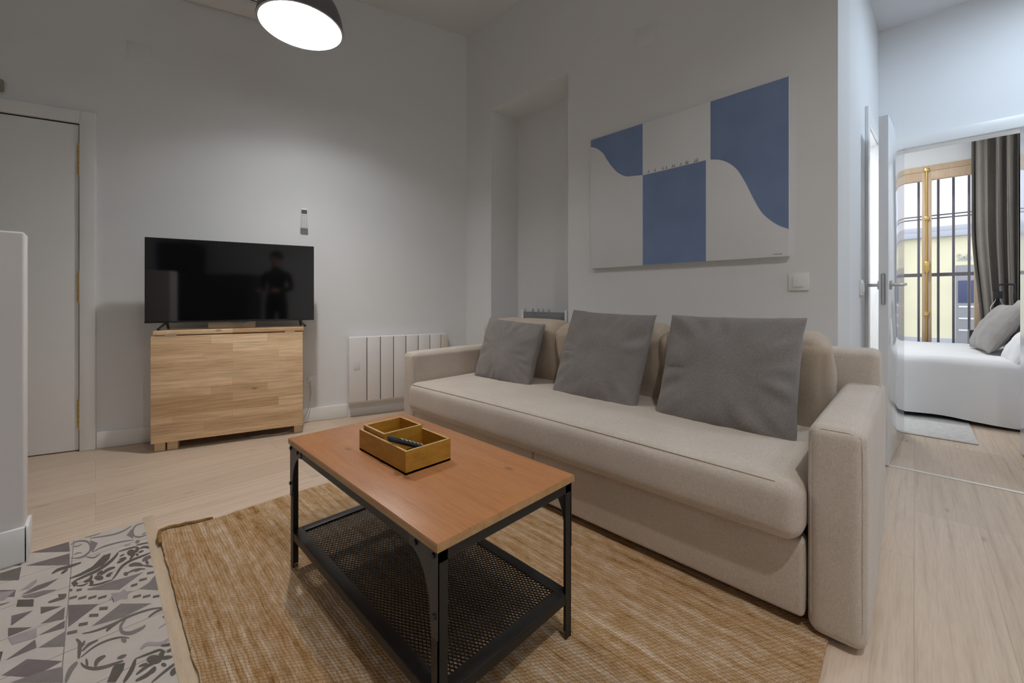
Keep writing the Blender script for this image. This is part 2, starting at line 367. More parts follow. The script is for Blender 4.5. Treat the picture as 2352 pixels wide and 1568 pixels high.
TILE_ART = [('m',[-168,23199,69,22677,-82,21975,-154,22362,-125,22764]),('m',[-664,23227,-644,23241,-618,23267,-587,23296,-554,23319,-524,23329,-495,23324,-463,23311,-432,23291,-400,23264,-369,23233,-339,23198,-309,23160,-281,23117,-257,23070,-237,23017,-219,22953,-202,22874,-187,22788,-175,22701,-167,22619,-163,22537,-161,22448,-163,22362,-168,22284,-176,22219,-190,22164,-210,22113,-234,22067,-260,22028,-286,21995,-312,21969,-338,21949,-365,21935,-395,21930,-428,21932,-468,21949,-516,21981,-564,22017,-607,22050,-636,22069,-634,22002,-604,21969,-561,21924,-511,21876,-462,21834,-418,21806,-382,21794,-349,21792,-318,21799,-288,21814,-260,21836,-231,21866,-202,21903,-174,21950,-149,22009,-129,22082,-115,22172,-107,22275,-104,22386,-106,22499,-112,22611,-123,22725,-139,22841,-159,22954,-183,23061,-210,23156,-240,23234,-273,23294,-307,23341,-340,23379,-373,23410,-406,23438,-440,23459,-474,23473,-508,23479,-540,23473,-573,23451,-606,23414,-635,23371,-660,23331,-677,23301]),('m',[-617,23027,-599,22995,-575,22961,-545,22927,-515,22900,-486,22886,-457,22891,-428,22908,-401,22934,-378,22961,-363,22988,-369,23031,-388,23035,-414,23027,-442,23015,-470,23006,-496,23004,-521,23014,-549,23032,-577,23051,-601,23066,-618,23068]),('m',[-564,22245,-547,22239,-526,22244,-502,22251,-479,22256,-458,22255,-437,22244,-413,22224,-389,22202,-368,22185,-353,22181,-353,22219,-368,22250,-389,22286,-414,22321,-441,22350,-466,22367,-491,22366,-516,22352,-539,22331,-558,22308,-570,22285]),('m',[-159,23334,-79,23275,37,23200,169,23120,299,23050,408,23001,493,22976,565,22964,631,22966,693,22981,758,23010,828,23062,901,23137,970,23221,1029,23301,1070,23365,1063,23427,1018,23396,956,23339,885,23272,813,23212,744,23171,681,23150,620,23138,557,23135,485,23143,402,23161,294,23198,164,23255,32,23316,-83,23368,-162,23395]),('m',[-307,23564,-287,23542,-260,23526,-228,23513,-192,23503,-154,23496,-111,23490,-61,23486,-9,23485,40,23488,80,23495,111,23509,136,23529,155,23553,169,23579,178,23607,169,23687,155,23701,138,23706,118,23706,93,23705,63,23705,23,23706,-25,23707,-77,23708,-128,23707,-171,23704,-208,23697,-242,23689,-272,23678,-297,23664,-314,23643]),('m',[-70,21966,-39,21980,4,22008,53,22042,105,22074,154,22096,199,22107,244,22112,291,22112,340,22110,394,22107,454,22102,519,22096,586,22087,654,22075,721,22059,792,22035,868,22003,943,21970,1006,21943,1052,21929,1052,21986,1007,22023,943,22068,868,22116,790,22161,718,22196,649,22220,579,22238,511,22251,445,22260,385,22265,330,22267,280,22266,232,22261,186,22249,139,22229,90,22196,38,22151,-10,22102,-50,22056,-78,22020]),('m',[873,22605,1052,23093,1076,22458,1041,22084]),('m',[1451,23366,1416,23381,1365,23398,1307,23411,1250,23410,1202,23387,1163,23338,1128,23270,1099,23187,1076,23090,1058,22981,1047,22852,1042,22708,1043,22559,1050,22416,1066,22288,1091,22186,1123,22111,1158,22055,1193,22014,1229,21983,1266,21966,1306,21965,1344,21973,1380,21985,1410,21994,1435,22003,1457,22015,1476,22028,1490,22042,1500,22055,1497,22120,1485,22125,1470,22126,1452,22127,1430,22126,1405,22128,1374,22127,1338,22122,1301,22121,1265,22127,1234,22146,1203,22176,1172,22215,1144,22261,1123,22313,1109,22367,1100,22444,1094,22553,1093,22677,1097,22797,1104,22896,1117,22980,1134,23060,1157,23133,1185,23196,1216,23245,1257,23275,1310,23287,1366,23289,1416,23288,1451,23295]),('m',[1312,22198,1339,22189,1364,22193,1389,22204,1414,22222,1438,22249,1461,22287,1458,22330,1431,22338,1405,22335,1380,22323,1356,22304,1332,22278,1309,22240]),('m',[-273,21791,-244,21723,-203,21636,-153,21544,-102,21467,-53,21424,-7,21430,37,21470,78,21526,111,21585,132,21634,124,21685,95,21674,58,21639,17,21599,-24,21572,-61,21569,-101,21602,-148,21664,-196,21738,-239,21803,-270,21838]),('l',[773,21653,804,21612,836,21589,866,21579,896,21582,926,21597,955,21631,952,21702,920,21744,889,21766,858,21776,828,21774,798,21758,770,21724]),('m',[1094,21584,1121,21540,1144,21527,1166,21533,1186,21558,1204,21604,1219,21681,1207,21795,1180,21839,1156,21853,1134,21846,1114,21820,1096,21773,1082,21697]),('d',[1094,21387,1124,21360,1167,21336,1217,21315,1267,21297,1311,21282,1353,21268,1396,21256,1436,21247,1471,21244,1495,21253,1496,21308,1472,21339,1438,21368,1397,21394,1353,21417,1311,21434,1265,21446,1215,21455,1165,21458,1122,21455,1093,21442]),('d',[-618,20512,-370,20605,-85,20809,95,21195,204,21430,408,21426,353,20981,181,20631,-83,20490,-366,20384,-616,20425]),('d',[-506,20112,-470,20114,-420,20124,-362,20140,-300,20158,-240,20175,-180,20189,-117,20200,-51,20214,15,20237,79,20272,144,20324,210,20390,274,20464,334,20540,386,20614,430,20685,467,20758,498,20830,525,20899,548,20965,569,21030,585,21096,596,21156,603,21208,607,21250,584,21322,572,21303,558,21271,543,21232,525,21188,503,21141,478,21089,451,21031,420,20970,384,20908,342,20844,290,20775,232,20700,169,20626,105,20558,44,20504,-17,20464,-80,20435,-143,20411,-206,20388,-266,20361,-325,20328,-385,20293,-441,20257,-487,20224,-519,20194]),('d',[599,21307,635,21292,687,21283,746,21275,806,21267,860,21257,910,21246,960,21236,1007,21224,1049,21209,1081,21188,1104,21158,1123,21117,1138,21070,1153,21024,1166,20995,1179,21029,1173,21073,1164,21133,1147,21206,1123,21278,1090,21334,1050,21367,1004,21388,955,21400,904,21407,853,21410,799,21410,738,21405,680,21395,630,21382,595,21365]),('d',[-575,20109,-562,20048,-549,19988,-536,19927,-523,19867,-511,19808,-498,19749,-402,19861,-415,19921,-428,19981,-440,20042,-453,20103,-466,20165,-479,20227]),('d',[-449,19763,-431,19729,-404,19692,-372,19655,-339,19623,-308,19604,-277,19601,-245,19609,-215,19625,-190,19644,-174,19666,-180,19710,-201,19721,-228,19722,-259,19720,-291,19720,-318,19725,-345,19739,-376,19761,-406,19784,-432,19801,-451,19805]),('d',[-161,19485,-132,19446,-94,19403,-47,19360,7,19322,64,19296,132,19284,212,19281,293,19285,364,19295,413,19312,409,19364,356,19385,283,19399,200,19411,120,19423,54,19438,-1,19459,-52,19486,-97,19513,-135,19532,-162,19535]),('d',[405,19324,422,19348,444,19388,469,19439,496,19499,524,19564,552,19641,579,19729,608,19819,638,19901,672,19970,710,20025,753,20074,800,20116,850,20152,903,20184,962,20209,1027,20226,1094,20238,1160,20250,1222,20264,1280,20282,1338,20301,1392,20320,1437,20340,1469,20359,1465,20439,1431,20445,1385,20447,1330,20445,1271,20441,1211,20436,1150,20432,1082,20429,1013,20424,945,20411,883,20389,826,20357,772,20319,722,20273,675,20217,632,20150,594,20065,561,19966,533,19865,509,19771,486,19690,462,19617,438,19546,417,19482,400,19426,389,19381]),('d',[1176,20974,1195,20961,1221,20960,1250,20960,1278,20954,1305,20935,1335,20900,1371,20851,1407,20795,1436,20740,1452,20702,1457,20676,1459,20620,1457,20544,1454,20469,1456,20411,1479,20386,1489,20427,1500,20493,1511,20582,1514,20691,1500,20811,1471,20905,1434,20981,1392,21047,1350,21099,1312,21134,1275,21144,1240,21132,1209,21108,1185,21079,1169,21051]),('d',[-270,19825,-247,19792,-215,19767,-179,19753,-143,19753,-111,19780,-87,19842,-73,19924,-66,20010,-65,20087,-69,20151,-96,20211,-112,20187,-126,20138,-140,20083,-152,20038,-163,20012,-180,19995,-207,19980,-236,19966,-263,19947,-280,19915]),('d',[-90,19426,-67,19452,-54,19494,-47,19545,-45,19607,-50,19679,-63,19768,-98,19825,-120,19798,-134,19755,-141,19702,-142,19640,-137,19569,-123,19482]),('d',[39,20026,71,20011,99,20017,124,20037,147,20070,168,20117,185,20185,171,20264,139,20279,110,20272,85,20252,62,20218,41,20171,25,20103]),('d',[126,19937,157,19938,198,19964,243,20000,287,20036,325,20062,361,20076,399,20086,437,20094,469,20108,492,20136,486,20223,460,20259,425,20286,382,20305,338,20311,294,20299,250,20262,206,20207,164,20142,131,20077,110,20017]),('d',[-25,19839,11,19731,46,19659,81,19612,116,19588,151,19588,187,19624,188,19760,153,19870,118,19943,82,19991,46,20016,11,20015,-25,19977]),('d',[249,19732,282,19715,313,19713,343,19722,372,19740,400,19769,425,19814,418,19872,384,19890,353,19891,323,19882,294,19864,267,19834,242,19790]),('d',[260,19665,281,19643,301,19632,321,19627,340,19628,358,19636,376,19654,373,19692,352,19713,332,19725,312,19730,293,19728,275,19720,257,19702]),('d',[619,20885,646,20866,671,20861,695,20866,719,20879,742,20901,764,20938,759,20990,732,21009,706,21013,682,21009,658,20995,635,20973,614,20936]),('d',[546,20410,566,20387,593,20378,622,20377,653,20385,682,20399,710,20423,739,20457,767,20496,789,20539,802,20586,791,20670,768,20685,741,20682,710,20669,679,20652,652,20634,626,20615,598,20592,572,20565,550,20534,537,20495]),('d',[596,20662,629,20635,661,20622,693,20619,724,20624,755,20638,785,20666,782,20717,748,20743,716,20756,684,20759,652,20754,622,20740,593,20712]),('d',[828,20850,867,20731,906,20667,943,20637,979,20641,1016,20681,1051,20775,1048,20977,1008,21099,969,21166,931,21196,893,21190,857,21148,822,21051]),('d',[1143,21208,1110,21200,1085,21167,1064,21118,1049,21054,1038,20974,1034,20871,1060,20783,1092,20790,1116,20821,1137,20869,1153,20932,1164,21012,1169,21117]),('d',[1036,20759,1000,20735,967,20697,937,20648,909,20589,883,20521,861,20438,873,20381,908,20403,940,20440,970,20488,998,20546,1025,20615,1048,20700]),('d',[1047,20691,1045,20628,1048,20577,1055,20535,1065,20501,1080,20475,1100,20460,1121,20505,1124,20567,1121,20618,1114,20661,1103,20695,1088,20722,1068,20736]),('d',[1125,20690,1153,20660,1178,20647,1204,20645,1228,20656,1253,20678,1276,20718,1272,20785,1245,20816,1218,20829,1193,20829,1168,20819,1144,20796,1121,20756]),('d',[970,20821,948,20809,932,20781,918,20742,909,20695,903,20637,902,20564,922,20507,943,20519,960,20546,973,20584,983,20631,989,20689,990,20763]),('e',[834,19888,861,19839,897,19805,937,19776,976,19749,1008,19722,1040,19688,1078,19642,1116,19595,1152,19561,1181,19558,1195,19657,1177,19733,1147,19815,1109,19900,1066,19976,1022,20033,976,20062,929,20071,887,20063,852,20042,829,20005]),('e',[1156,19610,1201,19516,1248,19438,1296,19369,1344,19309,1394,19259,1445,19223,1451,19276,1406,19370,1359,19449,1311,19518,1262,19578,1212,19629,1161,19664]),('e',[1201,19886,1221,19871,1243,19878,1266,19893,1288,19910,1310,19923,1339,19936,1378,19949,1418,19966,1455,19990,1479,20030,1476,20139,1448,20179,1410,20206,1366,20223,1322,20228,1283,20218,1250,20188,1222,20143,1202,20091,1188,20037,1182,19982]),('e',[1265,19932,1256,19857,1254,19787,1258,19719,1267,19655,1281,19594,1303,19537,1333,19552,1342,19625,1344,19695,1341,19762,1332,19827,1318,19890,1295,19948]),('e',[1488,19961,1474,19908,1469,19854,1468,19800,1471,19746,1480,19691,1496,19636,1523,19633,1536,19686,1542,19739,1543,19793,1539,19848,1531,19903,1515,19959]),('e',[680,19376,703,19315,724,19284,745,19272,764,19280,782,19307,798,19364,791,19475,768,19537,746,19569,726,19580,706,19572,688,19544,672,19486]),('e',[754,19413,789,19402,837,19403,892,19408,947,19410,997,19402,1045,19379,1098,19342,1150,19302,1196,19271,1229,19260,1232,19316,1201,19366,1157,19425,1104,19484,1047,19534,993,19564,937,19569,879,19555,824,19531,779,19501,748,19471]),('e',[944,19341,975,19322,1006,19312,1036,19307,1067,19309,1097,19316,1127,19333,1125,19366,1093,19385,1062,19395,1031,19399,1001,19398,971,19390,942,19374]),('m',[-187,19318,58,19246,423,19242,740,19172,1174,19122,546,18513,-186,19227]),('m',[995,18095,1255,18272,1531,18605,1542,17578]),('e',[810,18402,831,18553,989,18522,967,18369]),('e',[1021,18571,1045,18727,1236,18667,1211,18511]),('e',[1233,18843,1259,19005,1440,18940,1412,18777]),('e',[-603,19566,-595,19726,-527,19664,-536,19504]),('e',[-441,19382,-431,19539,-310,19482,-321,19324]),('e',[-586,19024,-578,19175,-409,19121,-419,18970]),('e',[-389,18805,-380,18954,-196,18904,-208,18755]),('e',[-167,18597,-155,18744,30,18701,17,18553]),('e',[49,18377,63,18522,257,18481,241,18336]),('e',[826,17668,846,17807,1032,17731,1010,17591]),('e',[1043,17440,1065,17577,1245,17513,1221,17375]),('e',[1268,17229,1292,17365,1472,17282,1446,17146]),('l',[278,18090,361,18281,352,18479,541,18333,670,18446,704,18243,855,18140,737,18011,706,17763,555,17892,392,17830,396,18006]),('n',[-594,18711,72,18093,-554,17434]),('e',[71,17723,86,17893,273,17749,256,17580]),('e',[-140,17552,-127,17717,70,17546,55,17383]),('e',[-352,17270,-342,17427,-152,17322,-164,17165]),('e',[-568,17062,-560,17213,-362,17120,-372,16969]),('m',[552,17624,1223,16961,584,16808,-82,17005]),('e',[-263,16797,-234,16773,-194,16743,-146,16710,-92,16680,-35,16657,25,16639,89,16625,158,16614,231,16608,307,16606,386,16614,471,16629,558,16648,646,16663,733,16670,821,16668,910,16662,999,16651,1087,16633,1172,16607,1259,16566,1351,16511,1438,16452,1513,16401,1567,16369,1569,16417,1516,16465,1442,16529,1354,16600,1260,16666,1170,16716,1082,16750,991,16774,900,16790,809,16800,720,16803,630,16798,540,16782,452,16763,368,16745,290,16736,215,16734,144,16736,76,16741,12,16749,-46,16760,-100,16775,-153,16795,-200,16817,-239,16834,-267,16843]),('e',[222,16419,243,16418,266,16435,292,16461,319,16489,345,16514,378,16539,417,16567,458,16597,493,16629,515,16667,503,16739,472,16754,432,16754,386,16746,342,16729,304,16705,273,16669,247,16624,225,16575,211,16527,204,16482]),('m',[611,16695,592,16673,564,16636,534,16589,506,16532,487,16467,477,16392,473,16311,476,16225,486,16136,506,16047,535,15971,568,15909,604,15857,640,15815,676,15783,711,15763,747,15755,780,15755,811,15759,838,15762,864,15766,889,15771,912,15779,934,15789,955,15801,974,15818,992,15839,1007,15862,1018,15883,1026,15903,1010,15974,998,15975,983,15971,966,15964,948,15957,930,15954,911,15952,890,15951,867,15951,843,15952,817,15954,788,15955,758,15955,728,15956,700,15963,675,15977,648,16002,619,16035,592,16072,570,16109,558,16137,550,16165,544,16209,540,16262,539,16317,542,16365,552,16416,572,16473,596,16531,619,16583,633,16626]),('e',[1103,16262,1133,16266,1174,16285,1220,16309,1267,16333,1311,16347,1357,16350,1408,16346,1459,16340,1503,16338,1535,16346,1534,16392,1502,16417,1456,16441,1404,16462,1349,16474,1299,16473,1250,16454,1201,16421,1156,16381,1120,16341,1095,16305]),('e',[1399,15948,1428,15900,1456,15869,1486,15849,1515,15840,1544,15842,1574,15861,1574,15924,1545,15972,1516,16004,1487,16023,1457,16032,1428,16030,1399,16010]),('l',[1265,15501,1295,15501,1336,15509,1383,15522,1429,15536,1467,15548,1497,15556,1526,15563,1550,15571,1571,15580,1585,15593,1582,15626,1566,15636,1544,15643,1518,15645,1488,15644,1456,15637,1417,15623,1372,15602,1326,15579,1287,15555,1261,15532]),('e',[-388,16658,-381,16610,-368,16552,-354,16493,-344,16440,-339,16402,-338,16362,-338,16308,-339,16245,-340,16175,-341,16104,-340,16027,-339,15945,-337,15863,-335,15791,-329,15735,-300,15697,-291,15733,-283,15790,-276,15861,-269,15937,-265,16008,-261,16072,-258,16141,-256,16214,-258,16294,-266,16383,-284,16473,-308,16553,-331,16617,-352,16664,-369,16691]),('e',[-217,16441,-236,16419,-251,16387,-262,16348,-270,16303,-276,16251,-276,16190,-259,16152,-240,16173,-226,16204,-214,16242,-206,16287,-200,16339,-199,16402]),('e',[-252,15959,-230,15969,-204,15996,-175,16030,-144,16064,-114,16089,-81,16106,-42,16120,-2,16132,32,16145,55,16165,48,16213,20,16228,-19,16236,-62,16239,-105,16233,-143,16216,-176,16184,-207,16139,-233,16089,-253,16042,-265,16001]),('e',[-268,15714,-235,15737,-190,15775,-137,15821,-82,15864,-29,15895,20,15914,71,15928,123,15935,175,15937,226,15934,279,15925,333,15909,387,15888,438,15862,485,15835,528,15799,569,15755,608,15709,640,15669,664,15644,668,15676,645,15714,613,15764,574,15821,530,15876,484,15921,434,15955,381,15986,325,16010,269,16028,214,16038,160,16041,107,16037,54,16025,3,16007,-48,15981,-101,15942,-155,15890,-206,15835,-248,15785,-277,15748]),('e',[-277,15491,-272,15456,-262,15407,-248,15346,-229,15280,-204,15216,-176,15157,-144,15099,-110,15043,-74,14991,-37,14945,-1,14908,37,14877,75,14851,112,14829,150,14810,190,14794,230,14782,270,14774,309,14767,346,14762,385,14757,425,14753,463,14752,495,14753,517,14759,511,14817,486,14831,452,14846,413,14860,372,14874,332,14889,294,14903,254,14916,214,14930,175,14945,137,14963,101,14983,64,15005,30,15029,-4,15055,-35,15086,-67,15122,-99,15165,-130,15211,-159,15256,-182,15298,-201,15338,-217,15383,-233,15431,-247,15476,-260,15507]),('e',[-182,15577,-187,15524,-187,15468,-183,15410,-177,15351,-168,15290,-154,15227,-136,15216,-132,15268,-131,15322,-134,15380,-140,15439,-150,15501,-164,15566]),('e',[8,15030,22,15047,34,15083,44,15123,55,15157,66,15180,85,15200,114,15220,146,15242,175,15266,193,15299,179,15374,152,15396,116,15407,76,15408,38,15397,6,15368,-15,15314,-25,15248,-29,15181,-27,15123,-20,15075]),('e',[404,14960,437,14924,468,14905,498,14896,527,14897,555,14909,582,14937,575,14997,541,15032,509,15052,479,15061,449,15059,422,15047,396,15019]),('m',[502,15814,498,15750,502,15693,511,15642,526,15596,545,15554,572,15520,601,15547,605,15611,602,15667,593,15719,578,15766,559,15808,531,15843]),('m',[-504,14932,-485,14968,-466,15035,-448,15117,-430,15199,-412,15265,-393,15321,-369,15378,-345,15436,-326,15492,-317,15550,-343,15630,-370,15630,-402,15609,-436,15572,-468,15520,-495,15453,-513,15365,-527,15262,-536,15157,-539,15062,-535,14986]),('l',[854,14900,878,14904,906,14922,938,14942,971,14953,1005,14947,1045,14914,1097,14854,1157,14783,1223,14720,1292,14689,1363,14701,1437,14742,1508,14798,1568,14855,1609,14902,1597,14969,1549,14957,1484,14925,1411,14889,1340,14864,1281,14862,1229,14893,1172,14950,1114,15020,1054,15084,997,15121,947,15117,906,15085,874,15042,852,14998,838,14963]),('d',[1250,14662,1271,14630,1300,14597,1336,14564,1374,14537,1411,14517,1451,14507,1493,14504,1534,14508,1569,14517,1593,14533,1590,14585,1563,14607,1526,14622,1485,14635,1443,14647,1408,14658,1374,14673,1338,14690,1303,14706,1273,14715,1251,14712]),('d',[196,14236,312,14715,363,14773,542,14675,501,14414,346,14083]),('d',[495,13909,526,13932,564,13981,605,14046,645,14119,678,14194,703,14273,724,14360,739,14448,749,14527,751,14593,724,14642,702,14611,680,14555,658,14485,634,14412,611,14344,582,14272,548,14189,515,14106,488,14030,473,13965]),('d',[734,14616,776,14599,835,14581,904,14563,972,14546,1029,14531,1077,14521,1121,14514,1160,14507,1193,14497,1220,14482,1241,14457,1260,14421,1278,14378,1294,14337,1308,14310,1321,14330,1314,14366,1303,14416,1285,14475,1260,14535,1228,14582,1191,14609,1153,14623,1111,14630,1067,14635,1020,14640,963,14648,895,14655,828,14660,769,14662,730,14658]),('d',[941,14309,983,14195,1026,14119,1070,14066,1116,14037,1163,14031,1212,14062,1221,14198,1180,14313,1136,14392,1091,14446,1044,14476,996,14480,947,14447]),('d',[1263,14478,1229,14459,1204,14424,1185,14378,1171,14321,1162,14254,1162,14171,1193,14110,1225,14128,1250,14161,1270,14206,1284,14262,1293,14330,1294,14415]),('d',[1194,14150,1233,14091,1272,14049,1311,14019,1350,13998,1389,13989,1429,13996,1431,14058,1392,14117,1353,14160,1313,14191,1274,14211,1234,14220,1195,14212]),('d',[785,14242,815,14215,843,14199,871,14190,898,14189,924,14195,950,14212,946,14255,916,14283,887,14299,859,14308,832,14309,805,14302,780,14285]),('d',[724,13983,760,13985,808,14001,862,14024,913,14047,953,14061,981,14065,1004,14064,1025,14061,1042,14061,1056,14072,1055,14121,1041,14146,1022,14169,996,14189,965,14201,929,14199,886,14180,835,14147,784,14107,741,14067,713,14031]),('d',[700,13756,734,13734,781,13719,834,13710,888,13709,936,13720,978,13748,1017,13789,1051,13836,1077,13884,1092,13928,1076,13986,1047,13983,1014,13963,977,13935,939,13907,902,13886,861,13873,811,13862,762,13851,719,13838,691,13815]),('d',[975,13754,1003,13746,1027,13752,1049,13766,1068,13790,1085,13822,1099,13869,1085,13920,1057,13928,1032,13922,1010,13907,991,13883,974,13851,961,13804]),('d',[1189,13916,1199,13867,1212,13831,1227,13804,1243,13786,1261,13776,1282,13780,1292,13830,1282,13880,1269,13916,1254,13943,1238,13962,1220,13971,1199,13967]),('d',[974,13425,1028,13442,1105,13478,1193,13524,1281,13570,1357,13607,1423,13634,1487,13657,1545,13677,1594,13697,1628,13721,1622,13763,1584,13770,1532,13769,1471,13761,1404,13744,1336,13718,1259,13677,1171,13622,1085,13563,1013,13508,965,13463]),('d',[1345,14291,1367,14273,1397,14259,1431,14246,1463,14231,1491,14213,1516,14192,1541,14169,1563,14147,1577,14125,1585,14109,1593,14070,1598,13998,1601,13914,1603,13837,1609,13781,1635,13767,1643,13813,1650,13886,1656,13973,1656,14066,1645,14159,1619,14236,1588,14289,1556,14324,1524,14349,1493,14367,1459,14378,1422,14381,1388,14376,1359,14366,1340,14352]),('d',[1349,13306,1370,13299,1389,13309,1407,13321,1422,13330,1436,13335,1461,13335,1501,13331,1544,13327,1584,13330,1612,13350,1610,13437,1581,13480,1540,13518,1492,13550,1443,13572,1400,13576,1363,13554,1338,13512,1323,13465,1318,13420,1320,13377]),('n',[-1692,23606,-728,23624,-675,22652]),('n',[-1730,22562,-678,22496,-648,21509]),('e',[-2383,23202,-1866,23216,-1859,22694]),('e',[-2319,22579,-1843,22582,-1815,21580,-2258,21988]),('d',[-1047,21208,-1026,21210,-1000,21230,-971,21256,-938,21280,-904,21294,-865,21296,-820,21290,-770,21282,-716,21275,-661,21275,-598,21284,-528,21298,-458,21316,-397,21338,-356,21365,-366,21457,-413,21478,-478,21491,-551,21499,-624,21505,-688,21510,-743,21519,-797,21530,-848,21538,-896,21539,-940,21525,-978,21492,-1010,21444,-1036,21389,-1054,21337,-1066,21291]),('d',[-827,20988,-795,20982,-766,20995,-739,21020,-715,21057,-694,21107,-676,21177,-690,21249,-724,21255,-753,21242,-780,21216,-804,21178,-825,21127,-842,21058]),('l',[-1720,20757,-1400,21223,-1384,20992,-1520,20675]),('n',[-1668,20428,-1367,20723,-879,20736,-1135,20405,-1498,20373]),('m',[-1661,20343,-1204,20232,-873,19976,-1313,19913,-1582,20149]),('d',[-1721,20177,-1365,19833,-1347,19391,-1715,19748]),('n',[-2184,21270,-1821,20900,-1814,20461,-2131,20745]),('n',[-2083,20286,-1859,20204,-2071,20164]),('e',[-845,19630,-654,19474,-659,19248,-823,19414]),('e',[-1031,19276,-996,19248,-950,19228,-898,19213,-847,19202,-805,19194,-770,19187,-737,19182,-708,19181,-685,19187,-669,19205,-676,19278,-697,19313,-725,19342,-757,19366,-793,19385,-831,19397,-874,19401,-924,19398,-973,19389,-1015,19373,-1042,19348]),('e',[-1185,19198,-733,18778,-1159,18767]),('n',[-1764,19285,-1332,19151,-1723,18697]),('n',[-1123,18193,-659,18662,-661,17977]),('e',[-1767,18637,-1290,18186,-1721,18149]),('n',[-1125,17609,-631,17872,-630,17480]),('n',[-1657,17005,-1178,17465,-1124,17030]),('n',[-1651,16390,-1263,16661,-609,15909,-1107,15756]),('m',[-1085,16990,-610,17287,-584,16542]),('d',[-1801,17535,-1745,17478,-1747,17010]),('m',[-1467,15926,-978,15839,-588,15662,-563,15006]),('l',[-2169,21118,-1839,20871,-2020,20455,-2105,20500]),('l',[-1714,18076,-1189,18014,-1158,17543,-1602,17641]),]
# ------------------------------------------------------------------ the setting
P0 = Vector((0.001, 3.726, 0)); TH = math.radians(-17)
WT = Matrix.Translation(P0) @ Matrix.Rotation(TH, 4, 'Z')      # frame of the television wall: x along it, -y into the room
def wp(sx, off=0.0): p = WT @ Vector((sx, -off, 0)); return (p.x, p.y)
CZ = 3.405; HC = 2.90                                            # ceilings: living room, hall and bedroom
XS = 2.43
b = B(); b.box(-2.75, 6.75, -2.45, 4.9, -.12, 0); struct('floor', b, 'planks')
b = B(); b.box(-2.9, 2.62, -2.45, 5.0, CZ, CZ+.12); struct('ceiling', b, 'ceiling')
b = B(); b.box(2.62, 6.75, -2.45, 2.2, HC, HC+.12); struct('ceiling.001', b, 'ceiling')
b = B(); b.box(2.62, 2.72, -2.45, .24, HC+.12, CZ+.12); struct('wall_hall_header', b, 'wall')
# television wall with the door opening cut out
b = B()
def wallseg(s0, s1, z0, z1): b.prism([(s0, 0), (s1, 0), (s1, .14), (s0, .14)], z0, z1, tf=WT)
wallseg(-3.0, -.925, 0, CZ); wallseg(-.925, -.072, 2.056, CZ); wallseg(-.072, 2.66, 0, CZ)
struct('wall_back', b, 'wall')
# sofa wall with the deep niche
b = B()
b.prism([(XS, .254), (XS+.32, .240), (XS+.32, 1.81), (XS, 1.81)], 0, CZ)
b.prism([(XS, 2.645), (XS+.30, 2.604), (XS+.30, 3.2), (XS, 2.99)], 0, CZ)
b.prism([(XS, 1.81), (XS+.30, 1.81), (XS+.30, 2.604), (XS, 2.645)], 2.615, CZ)
b.box(XS+.30, XS+.42, 1.805, 3.2, 0, CZ)
struct('wall_right', b, 'wall')
HA = Vector((2.43, .254, 0)); HD = (Vector((4.0, .186, 0))-HA); HL = HD.length; HT = Matrix.Translation(HA) @ Matrix.Rotation(math.atan2(HD.y, HD.x), 4, 'Z')
b = B(); b.prism([(.32, 0), (.955, 0), (.955, .10), (.32, .10)], 0, HC, tf=HT); b.prism([(.955, 0), (1.52, 0), (1.52, .10), (.955, .10)], 2.075, HC, tf=HT); b.prism([(1.52, 0), (1.572, 0), (1.572, .10), (1.52, .10)], 0, HC, tf=HT); struct('wall_hall', b, 'wall_cool')
b = B(); b.box(2.86, 4.0, 1.70, 1.80, 0, HC); struct('wall_bathroom', b, 'wall_cool')
# bedroom front wall with its opening
b = B(); b.box(4.0, 4.1, .055, .30, 0, HC); b.box(4.0, 4.1, -.485, .055, 2.018, HC); b.box(4.0, 4.1, -2.45, -.485, 0, HC); struct('wall_bedroom_front', b, 'wall_cool')
b = B(); b.box(4.0, 4.1, .30, 2.1, 0, HC); struct('wall_bedroom_inner', b, 'wall_cool')
# bedroom shell
b = B(); b.box(4.1, 6.7, 2.0, 2.1, 0, HC); struct('wall_bedroom_left', b, 'wall_cool')
b = B(); b.box(4.1, 6.75, -.86, -.755, 0, HC); struct('wall_bedroom_right', b, 'wall_cool')
b = B(); b.box(6.56, 6.75, .52, 2.1, 0, HC); b.box(6.56, 6.75, -.755, -.60, 0, HC); b.box(6.56, 6.75, -.60, .52, 2.45, HC); struct('wall_window', b, 'wall_cool')
# living room behind the camera
b = B(); b.box(-2.9, -2.75, -2.45, 4.95, 0, CZ); struct('wall_left', b, 'wall')
b = B(); b.box(-2.9, 4.1, -2.6, -2.45, 0, CZ); struct('wall_front', b, 'wall')
# low partition at the left edge of the photo
b = B(); b.box(-.95, -.18, 2.30, 2.40, 0, 1.193, .008, 3); struct('wall_partition', b, 'partition')
b = B(); b.box(-.95, -.172, 2.287, 2.302, .0008, .128, .004); b.box(-.183, -.170, 2.287, 2.413, .0008, .128, .004); b.box(-.95, -.172, 2.398, 2.413, .0008, .128, .004); struct('baseboard_partition', b, 'skirting')
# skirting of the television wall
b = B(); b.box(.006, .318, -.014, 0, .0008, .106, .004, tf=WT); b.box(.318, 1.498, -.014, 0, .0008, .106, .004, tf=WT); struct('baseboard_back', b, 'skirting')
b = B(); b.box(XS-.013, XS, .26, 1.80, .0008, .105, .004); struct('baseboard_right', b, 'skirting')

